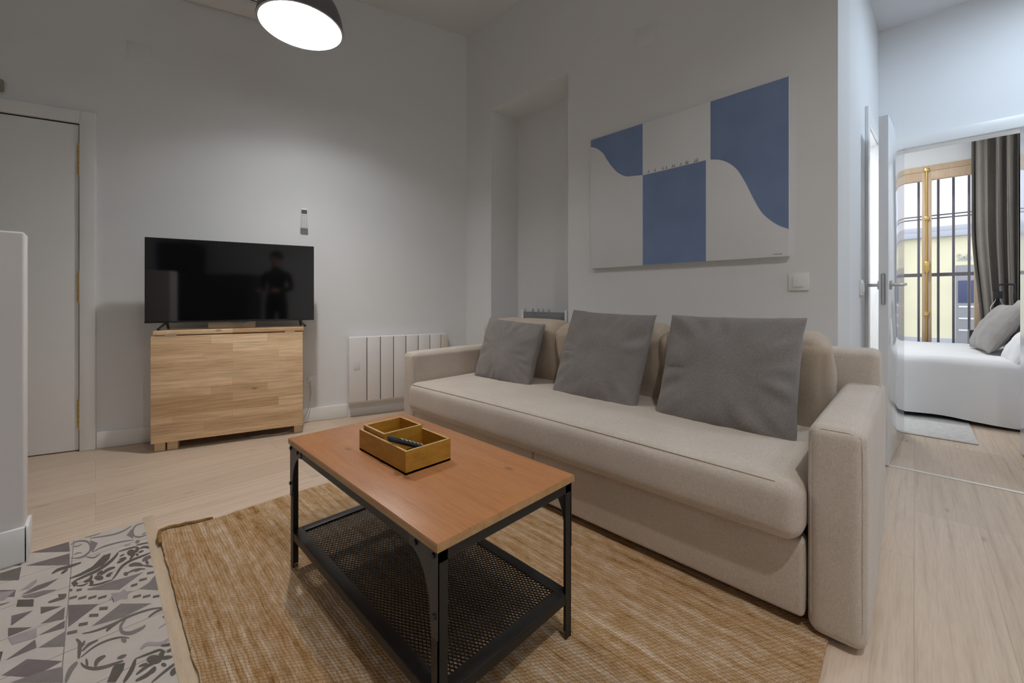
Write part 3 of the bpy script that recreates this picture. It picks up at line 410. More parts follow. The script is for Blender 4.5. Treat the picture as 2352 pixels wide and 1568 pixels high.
# entrance door, left: casing, leaf, three brass butt hinges
d = mk('door_1', B().box(-.92, -.079, .0, .04, .006, 2.049, .002, tf=WT), 'white'); d['kind'] = 'structure'
c = B()
c.box(-.07, .004, -.022, .012, .0008, 2.133, .004, tf=WT); c.box(-1.0, -.928, -.022, .012, .0008, 2.133, .004, tf=WT); c.box(-.93, -.068, -.022, .012, 2.056, 2.133, .004, tf=WT)
struct('trim_1', c, 'white')
k = B(); k.box(-.93, -.07, .05, .06, 0, 2.06, tf=WT); k.box(-.079, -.0715, .005, .05, 0, 2.06, tf=WT); k.box(-.93, -.07, .005, .05, 2.0492, 2.056, tf=WT); mk('door_gap_fill', k, 'gap_shadow', d)  # dark fill paints the shade in the gap around the leaf
for zc in (1.828, 1.026, .235):
    h = B(); p = WT @ Vector((-.0755, -.006, 0)); 
    for i in range(5):
        z0 = zc-.088+i*.0352; h.cyl((p.x, p.y, z0+.001), (p.x, p.y, z0+.0342), .0085, 14)
    h.cyl((p.x, p.y, zc+.088), (p.x, p.y, zc+.104), .0045, 10, .002); h.cyl((p.x, p.y, zc-.104), (p.x, p.y, zc-.088), .002, 10, .0045)
    hg = mk('hinge', h, 'brass', d); hg['label'] = 'brass hinge barrel'
# hall doorway, seen almost edge-on
c = B(); c.box(.888, .965, -.017, .0, .0008, 2.14, .003, tf=HT); c.box(.965, 1.585, -.017, 0, 2.065, 2.14, .003, tf=HT); c.box(1.50, 1.585, -.017, 0, .0008, 2.065, .003, tf=HT); struct('trim_2', c, 'white')
c = B(); c.box(.955, .972, 0, .10, .0008, 2.06, tf=HT); c.box(1.503, 1.52, 0, .10, .0008, 2.06, tf=HT); c.box(.955, 1.52, 0, .10, 2.06, 2.075, tf=HT); struct('trim_7', c, 'white')
# bedroom door swung out into the hall, glossy white
hinge = Vector((3.985, .05, 0)); free = Vector((3.15, .104, 0)); dd = hinge-free; DL = dd.length
DT = Matrix.Translation(free) @ Matrix.Rotation(math.atan2(dd.y, dd.x), 4, 'Z')
d3 = mk('door_3', B().box(0, DL, 0, .042, .009, 2.0, .002, tf=DT), 'gloss_white'); d3['kind'] = 'structure'
lk = B().box(-.002, .001, .011, .031, .92, 1.10, .008, 3, tf=DT); lk.box(-.004, 0, .0165, .0255, .985, 1.0, tf=DT)
l_o = mk('lock_plate', lk, 'steel', d3); l_o['label'] = 'satin steel lock plate'
for sd in (-1, 1):
    y0 = 0 if sd < 0 else .042; hd = B()
    P = lambda x, y, z: tuple(DT @ Vector((x, y0+sd*y, z)))
    hd.cyl(P(.06, 0, 1.035), P(.06, .010, 1.035), .026, 24); hd.tube([P(.06, .008, 1.035), P(.06, .045, 1.035), P(.063, .052, 1.035), P(.075, .055, 1.035), P(.115, .055, 1.037), P(.185, .055, 1.041)], .009, 12)
    ho = mk('door_handle', hd, 'steel', d3); ho['label'] = 'satin steel lever handle'
# its fellow leaf at the right edge of the opening
DT2 = Matrix.Translation((3.995, -.466, 0)) @ Matrix.Rotation(math.radians(180+3.0), 4, 'Z')
d4 = mk('door_4', B().box(0, .80, 0, .042, .009, 2.0, .002, tf=DT2), 'gloss_white'); d4['kind'] = 'structure'
# bedroom opening casing and lining
c = B(); c.box(3.985, 4.002, -.56, .125, 2.012, 2.088, .003); c.box(3.985, 4.002, .052, .125, 2.012-2.0115, 2.012, .003)
c.box(4.0, 4.105, -.485, .055, 2.006, 2.018, .002); struct('trim_3', c, 'white')
# floor: tile field, edge strip, threshold
TX, TY = .144, 2.360
t = B(); t.box(-2.7, TX, -2.4, TY, .0002, .0010)
xs = TX
while xs > -2.7:
    if xs < TX-.01: t.box(xs-.0012, xs+.0012, -2.4, TY, .0010, .0011, mi=1)
    xs -= .204
ys = TY
while ys > -2.4:
    if ys < TY-.01: t.box(-2.7, TX, ys-.0012, ys+.0012, .0010, .0011, mi=1)
    ys -= .184
MI = {'e': 2, 'd': 3, 'n': 4, 'm': 5, 'l': 6}
for i, (tone, pts) in enumerate(TILE_ART):
    pts = [(x/1e4, y/1e4) for x, y in zip(pts[::2], pts[1::2])]
    pts = [(min(x, TX-.001), min(y, TY-.001)) for x, y in pts]
    half = len(pts)//2; z = .0012+i*4e-6; n_ = len(pts)
    if n_ > 8 and n_ % 2 == 0:    # ribbon strokes: quad strip
        for q in range(half-1): t.add([(*pts[q], z), (*pts[q+1], z), (*pts[n_-2-q], z), (*pts[n_-1-q], z)], [(0, 1, 2, 3)], MI[tone])
    else: t.add([(x, y, z) for x, y in pts], [tuple(range(n_))], MI[tone])
bm = bmesh.new()
for v in t.v: bm.verts.new(v)
bm.verts.ensure_lookup_table()
for f, m_ in zip(t.f, t.mi):
    fc = bm.faces.new([bm.verts[i] for i in f]); fc.material_index = m_
    fc.normal_update()
    if fc.material_index >= 2 and fc.normal.z < 0: fc.normal_flip()
t2 = B(); bm.verts.index_update(); t2.v = [v.co[:] for v in bm.verts]; t2.f = [tuple(v.index for v in f.verts) for f in bm.faces]; t2.mi = [f.material_index for f in bm.faces]; bm.free()
struct('floor_tiles', t2, ['tile_base', 'grout', 'tile_e', 'tile_d', 'tile_n', 'tile_m', 'tile_l'])
b = B(); b.box(TX, TX+.033, -2.4, TY+.03, .0002, .0022, .0006); struct('trim_4', b, 'oak_strip')
b = B(); b.box(3.175, 3.20, -2.4, .215, .0002, .003, .001); struct('trim_5', b, 'pale_strip')

# ------------------------------------------------------------------ lamps that light the rooms
px, py, pz, pr = .829, 2.51, 2.515, .222
lamp = thing('pendant_lamp', 'large dark grey dome pendant lamp hanging from the ceiling', 'lamp', (px, py, pz))
s = B(); prof = []
for i in range(25):
    a = i/24*PI/2; prof.append((pr*math.cos(a)**.82+.0, .235*math.sin(a)))
outer = [(pr+.003, -.004), (pr+.004, .002)]+prof[1:-1]+[(.028, .236), (.024, .262)]
inner = [(.02, .225)]+[(max(.0, r-.006), z-.004) for r, z in prof[::-1][2:]]+[(pr-.008, -.004), (pr+.003, -.004)]
s.lathe(outer, (px, py, pz), 64); s.lathe(inner, (px, py, pz), 64, mi=1); mk('lamp_shade', s, ['shade', 'shade_inside'], lamp, sharp=30)
mk('bulb', B().lathe([(.001, -.052), (.02, -.048), (.036, -.036), (.046, -.018), (.05, 0), (.046, .02), (.034, .04), (.02, .056), (.001, .06)], (px, py, pz+.13), 20), 'pendant_light', lamp)
bl0 = bpy.data.lights.new('reflector_beam', 'SPOT'); bl0.energy = PENDANT_BEAM; bl0.color = (1.0, .97, .93); bl0.spot_size = math.radians(108); bl0.spot_blend = 1.0; bl0.shadow_soft_size = .04
bo = bpy.data.objects.new('reflector_beam', bl0); COL.objects.link(bo); bo.parent = lamp; bo.location = (0, 0, .07)
mk('lamp_holder', B().cyl((px, py, pz+.185), (px, py, pz+.228), .021, 20), 'white', lamp)
mk('cord', B().cyl((px, py, pz+.255), (px, py, CZ-.03), .0035, 10), 'black_plastic', lamp)
mk('ceiling_canopy', B().lathe([(.001, -.035), (.05, -.032), (.055, -.02), (.055, 0), (.001, 0)], (px, py, CZ), 32), 'shade', lamp)
hl = thing('ceiling_lamp', 'round flush ceiling lamp in the hall, above the frame', 'lamp', (3.2, -.75, HC))
mk('lamp_housing', B().lathe([(.19, 0), (.19, -.04), (.175, -.045), (.175, 0)], (3.2, -.75, HC), 40), 'white', hl)
mk('diffuser', B().lathe([(.174, -.042), (.1, -.05), (.001, -.053), (.001, -.03), (.174, -.03)], (3.2, -.75, HC), 40), 'hall_light', hl)
bl_ = thing('ceiling_lamp', 'round flush fill lamp added to the bedroom ceiling, unseen above the frame', 'lamp', (5.2, .4, HC))  # added lamp, put in to brighten the bedroom
mk('lamp_housing', B().lathe([(.21, 0), (.21, -.04), (.195, -.045), (.195, 0)], (5.2, .4, HC), 40), 'white', bl_)
mk('diffuser', B().lathe([(.194, -.042), (.1, -.05), (.001, -.053), (.001, -.03), (.194, -.03)], (5.2, .4, HC), 40), 'bed_fill', bl_)
ba_ = thing('ceiling_lamp', 'round flush ceiling lamp of the bathroom, hidden behind the hall wall', 'lamp', (3.5, .85, HC))
mk('lamp_housing', B().lathe([(.16, 0), (.16, -.04), (.145, -.045), (.145, 0)], (3.5, .85, HC), 40), 'white', ba_)
mk('diffuser', B().lathe([(.144, -.042), (.1, -.05), (.001, -.053), (.001, -.03), (.144, -.03)], (3.5, .85, HC), 40), 'bath_light', ba_)
spots = [(.46, -.60, 'spot_light'), (-1.79, .10, 'spot_dim'), (1.6, -1.9, 'spot_fill')]  # first two cast the television's wall shadows; the third is added fill
for i, (x, y, lens) in enumerate(spots):
    sp = thing('ceiling_spotlight', 'unseen white cylindrical ceiling spotlight behind the camera', 'lamp', (x, y, CZ), 0, 'ceiling spotlights')
    mk('housing', B().lathe([(.001, -.035), (.056, -.035), (.056, -.085), (.060, -.085), (.060, 0), (.001, 0)], (x, y, CZ), 32), 'white', sp)
    mk('lens', B().lathe([(.0555, -.042), (.001, -.042), (.001, -.038), (.0555, -.038)], (x, y, CZ), 32), lens, sp)

# ------------------------------------------------------------------ sofa
BX = (1.9, 1.235, 0)
sofa = thing('sofa', 'long beige fabric sofa bed with boxy arms along the right wall', 'sofa', BX)
mk('armrest', B().soft(1.405, 2.37, .088, .216, .0135, .598, .030, 14, .006, .0012, 5, 1), 'sofa', sofa)
mk('armrest', B().soft(1.405, 2.37, 2.252, 2.375, .0135, .612, .030, 14, .006, .0012, 5, 2), 'sofa', sofa)
def seatfn(q):
    u = (q.x-1.36)/.12
    q = q.copy()
    if q.z > .36: q.z -= .022*max(0, 1-u)**2*0 + .0
    q.z += .008*math.sin((q.y-.22)/2.03*PI)*(1 if q.z > .4 else 0); return q
mk('seat_cushion', B().soft(1.352, 2.25, .222, 2.246,   .262, .437, .048, 22, .006, .0015, 3.5, 3, fn=seatfn), 'sofa', sofa)
f = B(); f.soft(1.405, 1.47, .224, 1.247, .042, .262, .012, 10, .003, .001, 4, 4); mk('base_panel', f, 'sofa', sofa)
f = B(); f.soft(1.405, 1.47, 1.252, 2.244, .042, .262, .012, 10, .003, .001, 4, 5); mk('base_panel', f, 'sofa', sofa)
mk('base_frame', B().box(1.47, 2.30, .23, 2.24, .045, .255), 'gap_shadow', sofa)
mk('backrest', B().soft(2.22, 2.395, .10, 2.36, .03, .738, .03, 16, .004, .003, 4, 6), 'sofa', sofa)
for i, (y, sd) in enumerate(((.575, 11), (1.23, 12), (1.895, 13))):
    tf = Matrix.Translation((2.075, y, .607)) @ Matrix.Rotation(math.radians(-12), 4, 'Y') @ Matrix.Rotation(PI/2, 4, 'Z') @ Matrix.Rotation(PI/2, 4, 'X')
    bb = B().soft(-.335, .335, -.196, .196, -.10, .10, .05, 20, .018, .014, 8.0, sd, tf=tf)
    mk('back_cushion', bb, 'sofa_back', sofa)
mk('pull_strap', B().tube([(1.41, 1.262, .05), (1.398, 1.262, .040), (1.385, 1.260, .022), (1.372, 1.256, .0185), (1.355, 1.250, .018)], .0065, 8), 'linen', sofa)
def seam(y0, y1, zt):
    x = 1.4125; m = .0085; k = .0125
    return B().tube([(x+.0015, y0+m, .07), (x, y0+m, zt-.05), (x+.002, y0+k, zt-k-.004), (x+.001, y0+.035, zt-m), (x+.001, y1-.035, zt-m), (x+.002, y1-k, zt-k-.004), (x, y1-m, zt-.05), (x+.0015, y1-m, .07)], .0022, 8)
mk('arm_seam', seam(.088, .216, .598), 'sofa', sofa); mk('arm_seam', seam(2.252, 2.375, .612), 'sofa', sofa)
mk('seat_seam', B().tube([(1.3675, .285+1.92*k/20, .4268+.008*math.sin((.065+1.92*k/20)/2.03*PI)) for k in range(21)], .0019, 8), 'sofa', sofa)
for x in (1.74, 2.3):
    for y in (.16, 2.31): mk('foot', B().cyl((x, y, .0125 if x < 1.66 else .0005), (x, y, .028), .022, 16), 'black_plastic', sofa)

# scatter cushions
def throw(label, c, lean, yaw, w, h, t, seed, roll=0.0):
    o = thing('throw_pillow', label, 'cushion', (c[0], c[1], .43), 0, 'grey scatter cushions on the sofa')
    tf = Matrix.Translation(c) @ Matrix.Rotation(math.radians(yaw), 4, 'Z') @ Matrix.Rotation(math.radians(lean), 4, 'Y') @ Matrix.Rotation(math.radians(roll), 4, 'X') @ Matrix.Rotation(-PI/2, 4, 'Z') @ Matrix.Rotation(PI/2, 4, 'X')
    bb = B().pillow(w, h, t, seed, .035, .030, 48, tf=tf); mk('cover', bb, 'grey_fabric', o); return o
throw('grey scatter cushion in the far left corner of the beige sofa', (1.852, 1.855, .617), 17, 0, .51, .415, .13, 3.1, 3)
throw('grey scatter cushion with a folded top corner in the middle of the sofa', (1.865, 1.175, .648), 21, 0, .51, .50, .13, 7.7, 2)
throw('largest grey scatter cushion nearest the camera at the right end of the sofa', (1.855, .567, .645), 22, 0, .535, .50, .14, 12.4, 0)

# ------------------------------------------------------------------ rug and coffee table
rg = B(); nx, ny = 70, 110; X0, X1, Y0, Y1 = .178, 1.66, .160, 2.14
def rugp(i, j, top):
    u, v = i/nx, j/ny
    x = X0+(X1-X0)*u; y = Y0+(Y1-Y0)*v
    if i in (0, nx): x += .006*noise.noise(Vector((y*9, i, 2)))+.003*noise.noise(Vector((y*40, i, 2)))
    if j in (0, ny): y += .006*noise.noise(Vector((x*9, j, 5)))+.003*noise.noise(Vector((x*40, j, 5)))
    y += .03*u*v+.012*u*(1-v)
    z = .0105+.0018*noise.noise(Vector((x*8, y*8, 3)))
    cd = max(0, 1-math.hypot((x-X0)*1.3, (Y1-y)*1.9)/.26); z += .020*cd**1.5
    return (x, y, z if top else (.0026 if cd <= 0 else .0026+.012*cd**1.5))
for top in (True, False):
    o_ = len(rg.v)
    for i in range(nx+1):
        for j in range(ny+1): rg.v.append(rugp(i, j, top))
    for i in range(nx):
        for j in range(ny):
            q = (o_+i*(ny+1)+j, o_+(i+1)*(ny+1)+j, o_+(i+1)*(ny+1)+j+1, o_+i*(ny+1)+j+1); rg.f.append(q if top else q[::-1]); rg.mi.append(0)
NV = (nx+1)*(ny+1)
ring = [i*(ny+1) for i in range(nx+1)]+[nx*(ny+1)+j for j in range(1, ny+1)]+[i*(ny+1)+ny for i in range(nx-1, -1, -1)]+[j for j in range(ny-1, 0, -1)]
for a, c_ in zip(ring, ring[1:]+ring[:1]): rg.f.append((a, a+NV, c_+NV, c_)); rg.mi.append(0)
rug = tag(mk('rug', rg, 'jute', sharp=80, loc=(X0, Y0, 0)), 'natural brown woven jute rug under the coffee table', 'rug')
eb = B(); eb.tube([(X0+.004, Y1-.004, .030), (X0+.03, Y1+.006, .030), (X0+.06, Y1+.003, .026), (X0+.085, Y1+.008, .023), (X0+.12, Y1+.005, .018), (X0+.15, Y1+.009, .014), (X0+.175, Y1+.007, .010)], .0075, 8, smooth=4)
eb.tube([(X0+.002, Y1-.002, .030), (X0-.004, Y1-.03, .022), (X0-.003, Y1-.08, .013)], .007, 8, smooth=4)
e_o = mk('bound_edge', eb, 'jute_dark'); e_o.parent = rug; e_o.location = (-X0, -Y0, 0); e_o['label'] = 'dark frayed corner binding'

TX0, TX1, TY0, TY1, TZ = .477, .936, .677, 1.575, .46
ct = thing('coffee_table', 'coffee table with reddish pine top, black steel frame and mesh shelf', 'table', ((TX0+TX1)/2, (TY0+TY1)/2, .011))
mk('table_top', B().box(TX0, TX1, TY0, TY1, TZ-.019, TZ, .002).box(TX0-.0006, TX1+.0006, TY0-.0006, TY1+.0006, TZ-.0185, TZ-.0025, mi=1), ['pine', 'pine_edge'], ct)
a = B(); z1 = TZ-.0195; z0 = z1-.026; th = .003; i_ = .006
a.box(TX0+i_, TX0+i_+th, TY0+i_, TY1-i_, z0, z1); a.box(TX1-i_-th, TX1-i_, TY0+i_, TY1-i_, z0, z1); a.box(TX0+i_, TX1-i_, TY0+i_, TY0+i_+th, z0, z1); a.box(TX0+i_, TX1-i_, TY1-i_-th, TY1-i_, z0, z1)
mk('apron_frame', a, 'dark_metal', ct)
for sx, sy in ((0, 0), (1, 0), (0, 1), (1, 1)):
    cx = TX0+i_ if sx == 0 else TX1-i_; cy = TY0+i_ if sy == 0 else TY1-i_; gx = 1 if sx == 0 else -1; gy = 1 if sy == 0 else -1
    L_ = B(); w = .024
    L_.box(min(cx, cx+gx*w), max(cx, cx+gx*w), min(cy, cy+gy*.003), max(cy, cy+gy*.003), .0125, z1); L_.box(min(cx, cx+gx*.003), max(cx, cx+gx*.003), min(cy, cy+gy*w), max(cy, cy+gy*w), .0125, z1)
    lg = mk('leg', L_, 'dark_metal', ct)
    G = B(); pts = [(0, z1), (.105, z1)]    # gusset plate with a hollow curve, on the long side
    for k in range(11):
        t_ = k/10*PI/2; pts.append((.105-.08*math.sin(t_)**1.0, z1-.026-.115*(1-math.cos(t_))))
    pts += [(.018, z1-.18), (0, z1-.18)]
    vs = []; xf = cx-gx*.0025
    for xx in (xf, xf+gx*.0022): vs += [(xx, cy+gy*p[0], p[1]) for p in pts]
    n_ = len(pts); G.add(vs, [tuple(range(n_)), tuple(range(n_, 2*n_))[::-1]]+[(q, n_+q, n_+(q+1) % n_, (q+1) % n_) for q in range(n_)])
    mk('corner_bracket', G, 'bracket', ct)
    for yy, zz in ((.012, z1-.012), (.078, z1-.012), (.010, z1-.135)):
        mk('bolt', B().cyl((xf-gx*.005, cy+gy*yy, zz), (xf+gx*.001, cy+gy*yy, zz), .006, 14), 'black_plastic', ct)
zs = .135; fr = B(); w = .034; e = .007
fr.box(TX0+e, TX0+e+w, TY0+e, TY1-e, zs-.004, zs, .001); fr.box(TX1-e-w, TX1-e, TY0+e, TY1-e, zs-.004, zs, .001); fr.box(TX0+e+w, TX1-e-w, TY0+e, TY0+e+w, zs-.004, zs, .001); fr.box(TX0+e+w, TX1-e-w, TY1-e-w, TY1-e, zs-.004, zs, .001)
fr.box(TX0+e, TX0+e+.003, TY0+e, TY1-e, zs-.026, zs-.004); fr.box(TX1-e-.003, TX1-e, TY0+e, TY1-e, zs-.026, zs-.004); fr.box(TX0+e, TX1-e, TY0+e, TY0+e+.003, zs-.026, zs-.004); fr.box(TX0+e, TX1-e, TY1-e-.003, TY1-e, zs-.026, zs-.004)
mk('shelf_frame', fr, 'dark_metal', ct)
ms = B(); mx0, mx1, my0, my1 = TX0+e+w-.004, TX1-e-w+.004, TY0+e+w-.004, TY1-e-w+.004; PX, PY = .0105, .0185; zm = zs-.007; hw = .0013
def clipbar(x0, y0, x1, y1):
    t0, t1 = 0.0, 1.0; dx, dy = x1-x0, y1-y0
    for p, q in ((-dx, x0-mx0), (dx, mx1-x0), (-dy, y0-my0), (dy, my1-y0)):
        if abs(p) < 1e-9:
            if q < 0: return
        else:
            r = q/p
            if p < 0: t0 = max(t0, r)
            else: t1 = min(t1, r)
    if t1-t0 < 1e-4: return
    ax, ay, bx, by = x0+dx*t0, y0+dy*t0, x0+dx*t1, y0+dy*t1; l = math.hypot(bx-ax, by-ay)
    if l < .004: return
    ox, oy = -(by-ay)/l*hw, (bx-ax)/l*hw
    ms.prism([(ax+ox, ay+oy), (bx+ox, by+oy), (bx-ox, by-oy), (ax-ox, ay-oy)], zm-.0012, zm+.0012)
ww, hh = mx1-mx0, my1-my0; k = -int(ww/PX)-2
while k < ww/PX+hh/PY+2:
    # lines x/PX + y/PY = k  and  x/PX - y/PY = k'
    clipbar(mx0+k*PX, my0, mx0+k*PX-hh/PY*PX, my1); clipbar(mx0+k*PX-hh/PY*PX, my0, mx0+k*PX, my1)
    k += 1
mk('mesh_shelf', ms, 'dark_metal', ct)

# bamboo trays
def tray(o, x0, x1, y0, y1, z0, z1, th):
    t = B(); t.box(x0, x1, y0, y1, z0, z0+.006)
    for (a0, a1, c0, c1) in ((x0, x0+th, y0, y1), (x1-th, x1, y0, y1), (x0+th, x1-th, y0, y0+th), (x0+th, x1-th, y1-th, y1)):
        t.box(a0, a1, c0, c1, z0, z1-.0008); t.box(a0, a1, c0, c1, z1-.0008, z1, mi=1)
    return mk('tray', t, ['bamboo', 'bamboo_rim'], o)
bx = thing('bamboo_box', 'large rectangular bamboo tray box on the coffee table', 'box', (.68, 1.15, TZ)); tray(bx, .603, .757, 1.006, 1.290, TZ, TZ+.066, .007).name = 'box_body'
sb = thing('bamboo_box', 'small square bamboo box nested in the far half of the large tray box', 'box', (.685, 1.215, TZ+.006)); tray(sb, .614, .750, 1.150, 1.283, TZ+.0065, TZ+.079, .007).name = 'box_body'
rm = thing('remote_control', 'slim black remote control leaning in the large bamboo tray box', 'remote control', (.65, 1.06, TZ+.03))
d_ = Vector((.735, 1.055, TZ+.0225))-Vector((.604, 1.088, TZ+.0815)); tf = Matrix.Translation(Vector((.604, 1.088, TZ+.0815))) @ d_.to_track_quat('X', 'Z').to_matrix().to_4x4()
mk('remote_body', B().box(-.010, d_.length-.004, -.012, .012, -.007, .007, .005, 3, tf=tf), 'black_plastic', rm)
rr = B()
for q in range(6):
    for w_ in (-1, 0, 1): rr.box(.03+q*.013, .036+q*.013, w_*.007-.0022, w_*.007+.0022, .007, .0082, .0006, 1, tf=tf)
mk('key_pad', rr, 'button', rm)
ky = thing('key_ring', 'small shiny key ring lying inside the small bamboo box', 'keys', (.635, 1.20, TZ+.0135))
mk('ring', B().tube([(.634+.011*math.cos(q/12*2*PI), 1.185+.011*math.sin(q/12*2*PI), TZ+.0150+.006*(1+math.cos(q/12*2*PI))) for q in range(13)], .0014, 8), 'steel', ky)
mk('key', B().box(.640, .668, 1.190, 1.196, TZ+.0130, TZ+.0150, .0006).cyl((.672, 1.193, TZ+.0130), (.672, 1.193, TZ+.0150), .008, 16), 'steel', ky)
# ------------------------------------------------------------------ along the television wall
def wthing(name, label, cat, sx, off, z=0, group=None):
    x, y = wp(sx, off); o = thing(name, label, cat, (x, y, z), TH, group); EM[o.name] = WT_inv_fix(o, sx, off, z); return o
def WT_inv_fix(o, sx, off, z): return Matrix.Translation((sx, -off, z))     # parts are authored in the wall frame (s, -off, z)
gt = wthing('gateleg_table', 'folded beech gateleg table with hanging leaf, standing under the television', 'table', .755, .15)
b = B().box(.344, 1.176, -.282, -.03, .7285, .757, .003); mk('table_top', b, 'beech', gt)
b = B().box(.334, 1.170, -.286, -.262, .058, .722, .003); o = mk('drop_leaf', b, 'beech', gt); o['label'] = 'hanging front leaf of glued beech staves'
mk('drop_leaf', B().box(.334, 1.170, -.042, -.02, .058, .722, .003), 'beech', gt)
for s0, s1, y0 in ((.345, .398, -.255), (.408, .462, -.255), (1.115, 1.165, -.255), (.345, .398, -.10), (1.115, 1.165, -.10)):
    mk('leg', B().box(s0, s1, y0, y0+.05, .0005, .728, .002), 'beech_end', gt)
mk('side_frame', B().box(.35, .375, -.205, -.10, .06, .72).box(1.135, 1.16, -.205, -.10, .06, .72).box(.375, 1.135, -.19, -.17, .56, .72), 'beech_end', gt)
for s0 in (.43, 1.09): mk('leaf_hinge', B().box(s0-.025, s0+.025, -.2835, -.262, .7215, .7288).cyl((s0-.03, -.284, .7252), (s0+.03, -.284, .7252), .003, 8), 'steel', gt)
tv = wthing('television', 'black flat screen television standing on the folded beech table', 'television', .772, .24, .757)
mk('screen_housing', B().box(.300, 1.243, -.262, -.225, .805, 1.338, .003).box(.40, 1.14, -.226, -.19, .84, 1.18, .01), 'black_plastic', tv)
mk('screen', B().box(.303, 1.240, -.2632, -.2605, .816, 1.336), 'screen', tv)
mk('bottom_trim', B().box(.300, 1.243, -.2645, -.255, .8045, .8145, .001), 'dark_metal', tv)
mk('sensor_housing', B().prism([(.735, .8046), (.835, .8046), (.815, .788), (.755, .788)], .236, .262, tf=Matrix(((1,0,0,0),(0,0,-1,0),(0,1,0,0),(0,0,0,1)))), 'lcd', tv)
for s0, k in ((.405, -1), (1.150, 1)):
    f = B()
    for (xa, ya), (xb, yb) in (((s0, -.245), (s0+k*.035, -.305+.03)), ((s0, -.245), (s0+k*.01, -.165))):
        A_, B_ = Vector((xa, ya, .81)), Vector((xb, yb, .7665)); f.tube([A_, A_.lerp(B_, .5), B_, Vector((xb, yb+(-.008 if yb < -.2 else .008), .7655))], .0075, 8)
    mk('stand_foot', f, 'black_plastic', tv)
sbx = wthing('set_top_box', 'pale oblong box lying under the television on the beech table', 'box', .74, .19, .757)
mk('box_body', B().box(.612, .876, -.222, -.10, .7575, .796, .003), 'pale_wood', sbx)
so = wthing('wall_socket', 'white wall socket beside the beech table with a white plug in it', 'socket', 1.22, .0, .32)
mk('cover_plate', B().box(1.179, 1.262, -.010, 0, .277, .363, .003), 'white', so)
pg = wthing('power_plug', 'white plug and cable hanging from the socket beside the beech table', 'plug', 1.226, .02, .325)
mk('plug_body', B().cyl((1.224, -.0105, .327), (1.224, -.045, .327), .021, 24, .017), 'white', pg)
mk('cable', B().tube([(1.224, -.044, .322), (1.226, -.052, .30), (1.232, -.04, .22), (1.215, -.04, .12), (1.185, -.05, .03), (1.178, -.10, .006), (1.168, -.16, .006)], .0032, 8, smooth=5), 'button', pg)
cb = wthing('power_cable', 'white cable lying on the floor under the folded beech table', 'cable', 1.0, .2)
c_o = mk('cable_run', B().tube([(1.115-.02, -.18, .005), (1.06, -.23, .005), (.98, -.245, .005), (.93, -.22, .005), (.88, -.235, .005), (.84, -.19, .005), (.86, -.12, .005)], .0038, 8, smooth=5), 'button', cb)
rc = wthing('remote_control', 'white air conditioner remote with grey display on the wall above the television', 'remote control', 1.186, .0, 1.575)
mk('wall_holder', B().box(1.160, 1.212, -.022, 0, 1.500, 1.575, .004), 'white', rc)
mk('remote_body', B().box(1.163, 1.209, -.030, -.008, 1.512, 1.655, .006, 3), 'white', rc)
mk('display', B().box(1.167, 1.205, -.0308, -.0298, 1.612, 1.643), 'lcd', rc)
kb = B()
for r_ in range(6):
    for q in range(3): kb.box(1.168+q*.0135, 1.1765+q*.0135, -.0312, -.0298, 1.523+r_*.0145, 1.5305+r_*.0145)
mk('key_pad', kb, 'button', rc)
mk('holder_lip', B().box(1.160, 1.212, -.036, -.022, 1.497, 1.512, .003), 'button', rc)
ra = wthing('radiator', 'white electric panel radiator on the wall beside the sofa', 'radiator', 1.9, .05, .12)
mk('housing', B().box(1.503, 2.325, -.074, -.012, .118, .652, .006), 'radiator', ra)
edges = [1.500, 1.639, 1.745, 1.851, 1.955, 2.060, 2.163, 2.263]
for q in range(7): mk('panel', B().box(edges[q]+.0025, edges[q+1]-.0025, -.086, -.0745, .132, .650, .004), 'radiator', ra)
gr = B()
for q in range(1, 7): gr.box(edges[q]-.0022, edges[q]+.0022, -.0765, -.074, .135, .645)
mk('groove_backing', gr, 'gap_shadow', ra)
mk('end_cap', B().box(2.266, 2.328, -.084, -.012, .125, .648, .008), 'cream', ra)
mk('bracket_rail', B().box(1.56, 2.26, -.02, 0, .2, .24).box(1.56, 2.26, -.02, 0, .55, .59), 'radiator', ra)
mk('control_panel', B().box(1.535, 1.585, -.0875, -.0858, .39, .46, .0006), 'pale_panel', ra)
ac = wthing('air_conditioner', 'white wall mounted air conditioner half hidden behind the pendant lamp', 'air conditioner', .85, .1, 3.0)
mk('housing', B().soft(.42, 1.27, -.205, -.002, 3.012, 3.30, .022, 16), 'white', ac)
mk('louver', B().box(.45, 1.24, -.203, -.12, 3.0075, 3.0115, .001), 'white', ac); mk('air_slot', B().box(.45, 1.24, -.2065, -.2035, 3.026, 3.031), 'gap_shadow', ac)
dbx = wthing('door_chime', 'small beige box on the wall above the white entrance door', 'door chime', -.44, 0, 2.2)
mk('chime_cover', B().box(-.50, -.393, -.035, 0, 2.172, 2.246, .012, 3), 'chime', dbx)
j1 = wthing('junction_cover', 'square painted cover plate high on the wall above the television', 'cover plate', .215, 0, 2.59); mk('plate', B().box(.150, .275, -.004, 0, 2.53, 2.653, .001), 'wall', j1)
j2 = thing('junction_cover', 'square painted cover plate high on the wall above the painting', 'cover plate', (XS, 1.2, 2.61)); mk('plate', B().box(XS-.004, XS, 1.139, 1.27, 2.547, 2.680, .001), 'wall', j2)

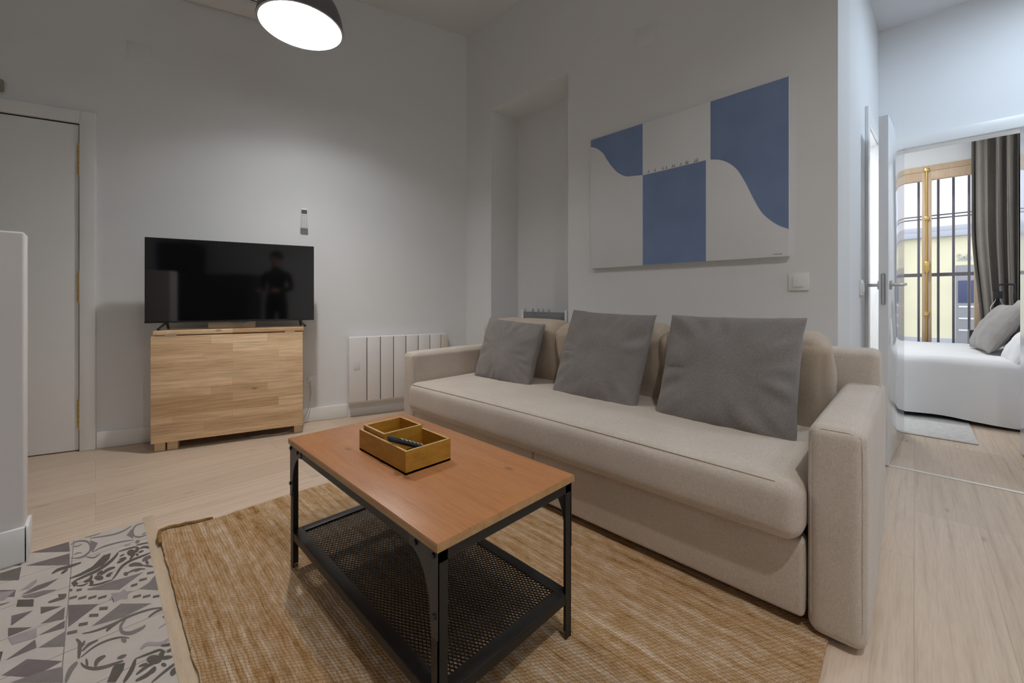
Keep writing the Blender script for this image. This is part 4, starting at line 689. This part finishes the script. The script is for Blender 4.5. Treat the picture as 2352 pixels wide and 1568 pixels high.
# ------------------------------------------------------------------ sofa wall
pa = thing('painting', 'wide abstract canvas of blue and white fields above the sofa', 'painting', (XS-.015, 1.02, 1.165))
y0, y1, z0, z1 = .441, 1.595, 1.165, 2.053
c = B().box(XS-.030, XS-.002, y0, y1, z0, z1, .002)
def face(pts, mi):
    n_ = len(pts); vs = [(XS-.0304, y, z) for y, z in pts]
    a_ = sum(pts[i][0]*pts[(i+1) % n_][1]-pts[(i+1) % n_][0]*pts[i][1] for i in range(n_))
    c.add(vs, [tuple(range(n_)) if a_ < 0 else tuple(range(n_))[::-1]], mi)
def strip(top, curve):     # blue field between a straight top edge and a curve, as quads
    for (ya, za), (yb, zb) in zip(curve, curve[1:]): face([(ya, top), (yb, top), (yb, zb), (ya, za)], 1)
def sm(pts, k=6):
    Q = [pts[0]]+pts+[pts[-1]]; R = []
    for i in range(1, len(Q)-2):
        a, b_, d_, e_ = (Vector(q) for q in Q[i-1:i+3])
        for t_ in range(k):
            t = t_/k; R.append(tuple(.5*((2*b_)+(d_-a)*t+(2*a-5*b_+4*d_-e_)*t*t+(3*b_-3*d_+e_-a)*t**3)))
    return R+[pts[-1]]
strip(z1-.001, sm([(1.594, 2.005), (1.549, 1.984), (1.498, 1.938), (1.464, 1.883), (1.425, 1.827), (1.383, 1.781), (1.329, 1.747), (1.274, 1.738), (1.212, 1.73)]))
strip(z1-.001, sm([(0.809, 1.73), (0.757, 1.715), (0.713, 1.686), (0.68, 1.651), (0.655, 1.61), (0.628, 1.552), (0.592, 1.465), (0.558, 1.397), (0.519, 1.351), (0.482, 1.32), (0.442, 1.298)]))
face([(1.2115, 1.728), (.833, 1.732), (.833, z0+.001), (1.2115, z0+.001)], 1)
rq = random.Random(3)
for y_ in (1.172, 1.130, 1.081, 1.059, 1.022, 1.010, .973, .942, .933, .893, .880):
    h_ = .009+.006*rq.random(); w_ = .0022
    face([(y_-w_, 1.735), (y_+w_, 1.735), (y_+w_*.6, 1.735+h_), (y_-w_*.6, 1.735+h_)], 2); face([(y_+.006, 1.735), (y_+.009, 1.735), (y_+.004, 1.735+h_*.6), (y_+.002, 1.735+h_*.6)], 2)
    face([(y_-.002, 1.736+h_), (y_+.002, 1.736+h_), (y_+.0025, 1.740+h_), (y_-.0015, 1.740+h_)], 2)
for k in range(7): face([(.510-k*.006, 1.176), (.506-k*.006, 1.176), (.507-k*.006, 1.176+.003+.002*(k % 3)), (.509-k*.006, 1.176+.004)], 2)
mk('canvas', c, ['canvas', 'blue', 'ink'], pa)
sw = thing('light_switch', 'square white light switch on the wall right of the painting', 'switch', (XS, .406, 1.037))
mk('cover_plate', B().box(XS-.009, XS, .364, .448, .995, 1.081, .003), 'white', sw)
rk = B().box(XS-.0155, XS-.008, .383, .430, 1.013, 1.065, .002, tf=Matrix.Translation((XS, .406, 1.037)) @ Matrix.Rotation(math.radians(-3), 4, 'Y') @ Matrix.Translation((-XS, -.406, -1.037))); mk('rocker', rk, 'white', sw)
sw2 = thing('light_switch', 'white light switch seen edge-on on the hall wall beside the doorway', 'switch', tuple((HT @ Vector((.70, 0, 1.02)))[:]))
mk('cover_plate', B().box(.655, .745, -.010, 0, .975, 1.065, .003, tf=HT), 'white', sw2); mk('rocker', B().box(.678, .722, -.016, -.009, .992, 1.048, .002, tf=HT), 'white', sw2)
ck = thing('slatted_rack', 'rack of grey board between white posts in the niche behind the sofa', 'rack', (2.60, 2.18, 0))
for y_ in (1.950, 2.418): mk('post', B().box(2.585, 2.612, y_-.013, y_+.013, .0005, .868, .003), 'white', ck)
for z_ in (.765, .52, .28): mk('slat', B().box(2.590, 2.606, 1.963, 2.405, z_, z_+.085, .002), 'slat_grey', ck)
for y_ in (2.395, 2.305, 2.243, 2.192, 2.130): mk('peg', B().cyl((2.598, y_, .849), (2.598, y_, .878), .011, 12, .005), 'button', ck)

# ------------------------------------------------------------------ bedroom
BZ = .505; bxn, bxf = 4.66, 6.22
bed = thing('bed', 'double bed with white duvet in the bedroom beyond the hall', 'bed', (5.45, .35, 0))
mk('mattress', B().soft(bxn+.06, bxf-.02, -.73, 1.32, .20, .47, .06, 12), 'linen', bed)
mk('bed_base', B().box(bxn+.12, bxf-.04, -.72, 1.30, .10, .20, .01), 'cloth_dark', bed)
for x, zl in ((bxn+.2, .0095), (bxf-.12, .0005)):
    for y in (-.68, 1.24): mk('leg', B().box(x, x+.06, y, y+.06, zl, .10), 'cloth_dark', bed)
dv = B(); NU, NVV = 46, 70
def prof(u, y):     # across the bed: far edge, top, rounded near edge, drop
    L1, L2 = bxf-bxn-.06, .48; s_ = u*(L1+L2); hem = .045-.035*max(0, (-y-.1)/.6)
    if s_ < L1: x = bxf-s_; z = BZ
    else:
        q = (s_-L1)/L2; a = min(1, q*3.2)*PI/2; x = bxn+.06-.06*math.sin(a)*1.0; z = BZ-.07*(1-math.cos(a))-max(0, q-1/3.2)/(1-1/3.2)*(BZ-.07-hem)
        k = max(0, q-.15)/.85; x += -.045*k*(.5+.5*math.sin(y*9+2.0*math.sin(y*2.7)+q*.8))*1.0+.03*k*.4; x += .012*k*noise.noise(Vector((y*7, q*2, 4)))
    z += .010*noise.noise(Vector((x*3, y*3, 1)))+.005*noise.noise(Vector((x*9, y*9, 2))) if s_ < L1+.1 else 0
    return Vector((x, y, z))
for side in (0, 1):
    o_ = len(dv.v)
    for i in range(NU+1):
        for j in range(NVV+1):
            p = prof(i/NU, -.735+2.10*j/NVV)
            if side: q = (i/NU); p = p-Vector((-.018 if q > .78 else 0, 0, .02 if q <= .8 else .0))
            dv.v.append(p[:])
    for i in range(NU):
        for j in range(NVV):
            q = (o_+i*(NVV+1)+j, o_+i*(NVV+1)+j+1, o_+(i+1)*(NVV+1)+j+1, o_+(i+1)*(NVV+1)+j); dv.f.append(q[::-1] if not side else q); dv.mi.append(0)
mk('duvet', dv, 'linen', bed, sharp=180)
def bpillow(name, label, c, mat, w, h, t, lean, seed, yaw=0):
    o = thing(name, label, 'pillow', (c[0], c[1], BZ)); tf = Matrix.Translation(c) @ Matrix.Rotation(math.radians(yaw), 4, 'Z') @ Matrix.Rotation(math.radians(lean), 4, 'X') @ Matrix.Rotation(PI, 4, 'Z') @ Matrix.Rotation(PI/2, 4, 'X')
    mk('cover', B().pillow(w, h, t, seed, .04, .018, 30, tf=tf), mat, o)
bpillow('bed_pillow', 'taupe grey pillow propped up on the bed, in front of its twin', (5.42, -.50, .712), 'pillow_grey', .62, .44, .17, 27, 4.4, 6)
bpillow('bed_pillow', 'taupe pillow behind the front grey one, nearest the curtain', (5.66, -.645, .735), 'pillow_taupe', .60, .45, .13, 16, 5.9, 4)
bpillow('bed_pillow', 'white pillow lying lowest on the bed nearest the doorway', (4.93, -.60, .60), 'linen', .50, .34, .15, 30, 8.2, 0)
br = tag(mk('bedroom_rug', B().box(4.035, 4.98, -.30, 1.5, .0005, .009, .003), 'rug_grey', loc=(4.5, .6, 0)), 'pale grey rug beside the bed in the bedroom', 'rug')
bt = thing('bedside_table', 'small black bedside table between bed and window', 'table', (6.30, -.56, 0))
mk('cabinet_body', B().box(6.235, 6.355, -.72, -.40, .10, .645, .004), 'black_plastic', bt)
for x in (6.245, 6.335):
    for y in (-.70, -.43): mk('leg', B().box(x, x+.015, y, y+.015, .0005, .10), 'black_plastic', bt)
wl = thing('wall_lamp', 'black wall lamp with a bent arm and bare bulb above the bed', 'lamp', (6.2, -.75, .95))
mk('wall_plate', B().cyl((6.2, -.7545, .92), (6.2, -.735, .92), .045, 24), 'black_plastic', wl)
mk('arm', B().tube([(6.2, -.735, .92), (6.2, -.70, .92), (6.2, -.69, .94), (6.2, -.69, 1.08), (6.2, -.675, 1.10), (6.2, -.60, 1.10), (6.2, -.585, 1.085), (6.2, -.585, 1.03)], .0085, 10, smooth=3), 'black_plastic', wl)
mk('socket', B().cyl((6.2, -.585, .965), (6.2, -.585, 1.035), .033, 20), 'black_plastic', wl)
mk('bulb', B().lathe([(.012, .0), (.018, -.02), (.045, -.07), (.052, -.10), (.04, -.135), (.001, -.15)], (6.2, -.585, .965), 24), 'bulb_glass', wl)
cu = thing('curtain', 'taupe curtain gathered at the right side of the bedroom window', 'curtain', (6.42, -.58, .2)); cv = B(); NX, NZ = 120, 40
for side in (0, 1):
    o_ = len(cv.v)
    for i in range(NX+1):
        for j in range(NZ+1):
            u = i/NX; v = j/NZ; z = .02+2.76*v; g = max(0, min(1, (1.75-z)/1.25)); g = g*g*(3-2*g)
            yl = -.425-.07*g; yr = -.735+.0*g
            y = yl+(yr-yl)*u; ph = u*2*PI*3.5+.9*math.sin(u*7.3+1.0)+1.1*math.sin(v*2.1)+.8; fo = math.sin(ph)+.35*math.sin(2*ph+1.7); y += .018*math.sin(u*2*PI*4.5*1.0+2.2+v)*1.0*(1 if 0 < u < 1 else 0); x = 6.43-.045*fo-.015*math.sin(u*2*PI*9+v*3)
            cv.v.append((x+(.006 if side else 0), max(-.745, y), z))
    for i in range(NX):
        for j in range(NZ):
            q = (o_+i*(NZ+1)+j, o_+(i+1)*(NZ+1)+j, o_+(i+1)*(NZ+1)+j+1, o_+i*(NZ+1)+j+1); cv.f.append(q if side == 0 else q[::-1]); cv.mi.append(0)
mk('curtain_fabric', cv, 'curtain', cu, sharp=180)
mk('curtain_rail', B().cyl((6.43, -.745, 2.80), (6.43, .9, 2.80), .012, 12), 'iron', cu)
# window: oak casement pair with espagnolette
WX = 6.50
w = B(); w.box(WX+.005, WX+.10, .445, .515, 0, 2.449, .004); w.box(WX+.005, WX+.10, -.597, -.525, 0, 2.449, .004); w.box(WX+.005, WX+.10, -.525, .445, 2.385, 2.449, .004); w.box(WX+.005, WX+.10, -.525, .445, 0, .06, .004)
win = mk('window_1', w, 'win_wood'); win['kind'] = 'structure'
for ya, yb in ((-.523, -.103), (-.097, .443)):
    s_ = B(); lw = .042 if ya < -.2 else .045
    s_.box(WX, WX+.045, ya, ya+.07 if ya < -.2 else ya+.035, .062, 2.383, .004); s_.box(WX, WX+.045, yb-.035 if ya < -.2 else yb-.07, yb, .062, 2.383, .004)
    s_.box(WX, WX+.045, ya+.03, yb-.03, 2.285, 2.383, .004); s_.box(WX, WX+.045, ya+.03, yb-.03, .062, .20, .004)
    so_ = mk('sash', s_, 'win_wood', win); mk('pane', B().box(WX+.020, WX+.024, ya+.03, yb-.03, .19, 2.295), 'glass', so_)
e_ = B().cyl((WX-.012, -.10, .10), (WX-.012, -.10, 2.42), .0065, 10)
for z_ in (2.40, 1.86, .80): e_.box(WX-.024, WX, -.118, -.082, z_-.02, z_+.02, .004)
e_.box(WX-.028, WX, -.122, -.078, 1.26, 1.38, .01); e_.tube([(WX-.02, -.10, 1.33), (WX-.06, -.10, 1.33), (WX-.065, -.10, 1.30), (WX-.06, -.10, 1.25)], .011, 10)
ep = mk('espagnolette', e_, 'brass', win); ep['label'] = 'brass espagnolette bolt'
w = B(); w.box(6.56, 6.75, -.60, .52, -.02, .01); struct('trim_6', w, 'facade_grey')
gl = thing('window_grille', 'dark iron grille of upright bars outside the bedroom window', 'grille', (6.84, 0, 0)); GX = 6.84; ky_ = GX/6.5
for y_ in (-.52, -.416, -.303, -.189, -.036, .10, .21, .32, .43):
    mk('bar', B().cyl((GX, y_*ky_, 0), (GX, y_*ky_, 2.6), .0115, 10), 'iron', gl)
for z_, r_ in ((1.245, .020), (1.90, .006), (1.935, .006), (.12, .014), (2.58, .014)): mk('rail', B().box(GX-.008, GX+.008, -.62, .53, z_-r_, z_+r_), 'iron', gl)
for ya, yb in ((-.64, -.61), (.52, .55)):
    for z_ in (1.22, .10): mk('fixing_lug', B().box(6.75, GX+.01, ya, yb, z_, z_+.05), 'iron', gl)
# street and the house across it
b = B(); b.box(6.75, 13.0, -8, 8, -.22, -.12); st_ = struct('floor_street', b, 'facade_grey')
hs = thing('street_house', 'house across the street, yellow ground floor below white upper wall', 'house', (13.1, 0, -.12))
mk('ground_floor', B().box(13.0, 13.4, -7, 7, -.12, 2.33), 'facade_yellow', hs); mk('upper_wall', B().box(13.0, 13.4, -7, 7, 2.57, 7.0), 'facade_white', hs)
mk('cornice', B().box(12.86, 13.4, -7, 7, 2.33, 2.45, .01).box(12.92, 13.4, -7, 7, 2.45, 2.57, .02), 'facade_grey', hs)
mk('plinth', B().box(12.97, 13.0, -7, 7, -.12, .12), 'facade_grey', hs)
mk('shop_front', B().box(12.95, 13.0, -2.2, -.64, -.12, 1.70, .01), 'shop_dark', hs); 
sg = B().box(12.93, 12.949, -1.6, -.67, .90, 1.37, .005); mk('shop_window', sg, 'shop_blue', hs)
for z_ in (.30, .55, .80): mk('shutter_rib', B().box(12.94, 12.951, -2.1, -.68, z_, z_+.03), 'facade_white', hs)
mk('drainpipe', B().cyl((12.93, .25, -.12), (12.93, .25, 7), .045, 12), 'facade_white', hs)
tc = bpy.data.curves.new('shop_lettering', 'FONT'); tc.body = 'Seh'; tc.size = .21; tc.extrude = .008
to = bpy.data.objects.new('shop_lettering', tc); COL.objects.link(to); dg = bpy.context.evaluated_depsgraph_get(); me = bpy.data.meshes.new_from_object(to.evaluated_get(dg)); bpy.data.objects.remove(to)
lt = B(); R_ = Matrix.Translation((12.985, -.655, 1.80)) @ Matrix.Rotation(-PI/2, 4, 'Z') @ Matrix.Rotation(PI/2, 4, 'X') @ Matrix.Scale(.72, 4, (1, 0, 0))
lt.add([v.co[:] for v in me.vertices], [tuple(p.vertices) for p in me.polygons], 0, R_); mk('shop_lettering', lt, 'facade_grey', hs)

# ------------------------------------------------------------------ behind the camera, seen only as reflections in the dark screen
kt = thing('kitchen_unit', 'dark kitchen unit behind the camera, reflected in the television', 'cabinet', (-2.0, -2.1, 0))
mk('cabinet_body', B().box(-2.74, -1.25, -2.44, -1.85, .08, 1.42, .004).box(-2.74, -2.2, -2.44, -1.95, 1.42, 1.98, .004).box(-2.74, -1.25, -2.44, -1.92, .0005, .08), 'kitchen', kt)
for x0, x1 in ((-2.735, -2.245), (-2.24, -1.75), (-1.745, -1.255)): mk('door', B().box(x0, x1, -1.849, -1.832, .085, 1.415, .002), 'kitchen', kt)
def person():
    V_ = [(0,0,.95,.125,.10), (0,0,1.12,.13,.10), (0,.01,1.32,.155,.11), (0,0,1.44,.07,.065), (0,-.01,1.52,.055,.055), (0,-.02,1.60,.082,.095), (0,-.02,1.68,.070,.085)]
    E_ = [(0,1), (1,2), (2,3), (3,4), (4,5), (5,6)]
    for s in (-1, 1):
        k = len(V_); V_ += [(s*.10,0,.86,.095,.09), (s*.11,.0,.48,.06,.06), (s*.115,.02,.09,.042,.042), (s*.12,-.10,.04,.042,.035)]; E_ += [(0,k), (k,k+1), (k+1,k+2), (k+2,k+3)]
        k = len(V_); V_ += [(s*.19,0,1.38,.058,.055), (s*.235,.02,1.14,.044,.044), (s*.15,-.20,1.10,.033,.033), (s*.12,-.25,1.10,.036,.022)]; E_ += [(2,k), (k,k+1), (k+1,k+2), (k+2,k+3)]
        h0 = k+3
        for q in range(4):
            k = len(V_); V_ += [(s*(.14-.018*q),-.30+.004*abs(q-1),1.10,.009,.009), (s*(.14-.018*q),-.33,1.085,.008,.008)]; E_ += [(h0,k), (k,k+1)]
        k = len(V_); V_ += [(s*.095,-.26,1.125,.010,.010), (s*.09,-.29,1.13,.009,.009)]; E_ += [(h0,k), (k,k+1)]
    me = bpy.data.meshes.new('person'); me.from_pydata([v[:3] for v in V_], E_, []); o = bpy.data.objects.new('person', me); COL.objects.link(o)
    o.modifiers.new('skin', 'SKIN'); o.modifiers.new('sub', 'SUBSURF').levels = 2
    for q, sv in enumerate(me.skin_vertices[0].data): sv.radius = V_[q][3:]; sv.use_root = (q == 0)
    dg = bpy.context.evaluated_depsgraph_get(); em = bpy.data.meshes.new_from_object(o.evaluated_get(dg)); bpy.data.objects.remove(o)
    em.materials.clear()
    for m_ in ('cloth_dark', 'skin'): em.materials.append(M[m_])
    for p in em.polygons:
        c_ = p.center; p.material_index = 1 if (c_.z > 1.50 or (c_.y < -.225 and c_.z > .9)) else 0; p.use_smooth = True
    o = bpy.data.objects.new('person', em); COL.objects.link(o); o.location = (-.52, -1.05, 0); o.rotation_euler = (0, 0, PI+math.radians(10))
    tag(o, 'standing person in dark clothes behind the camera, mirrored in the television', 'person')
    hb = B(); hb.lathe([(.001, .105), (.05, .098), (.085, .06), (.097, .0), (.092, -.04), (.088, -.04), (.09, .0), (.001, .09)], (0, .0, 0), 24)
    h = mk('hair', hb, 'hair'); h.parent = o; h.location = (0, .005, 1.66)
person()
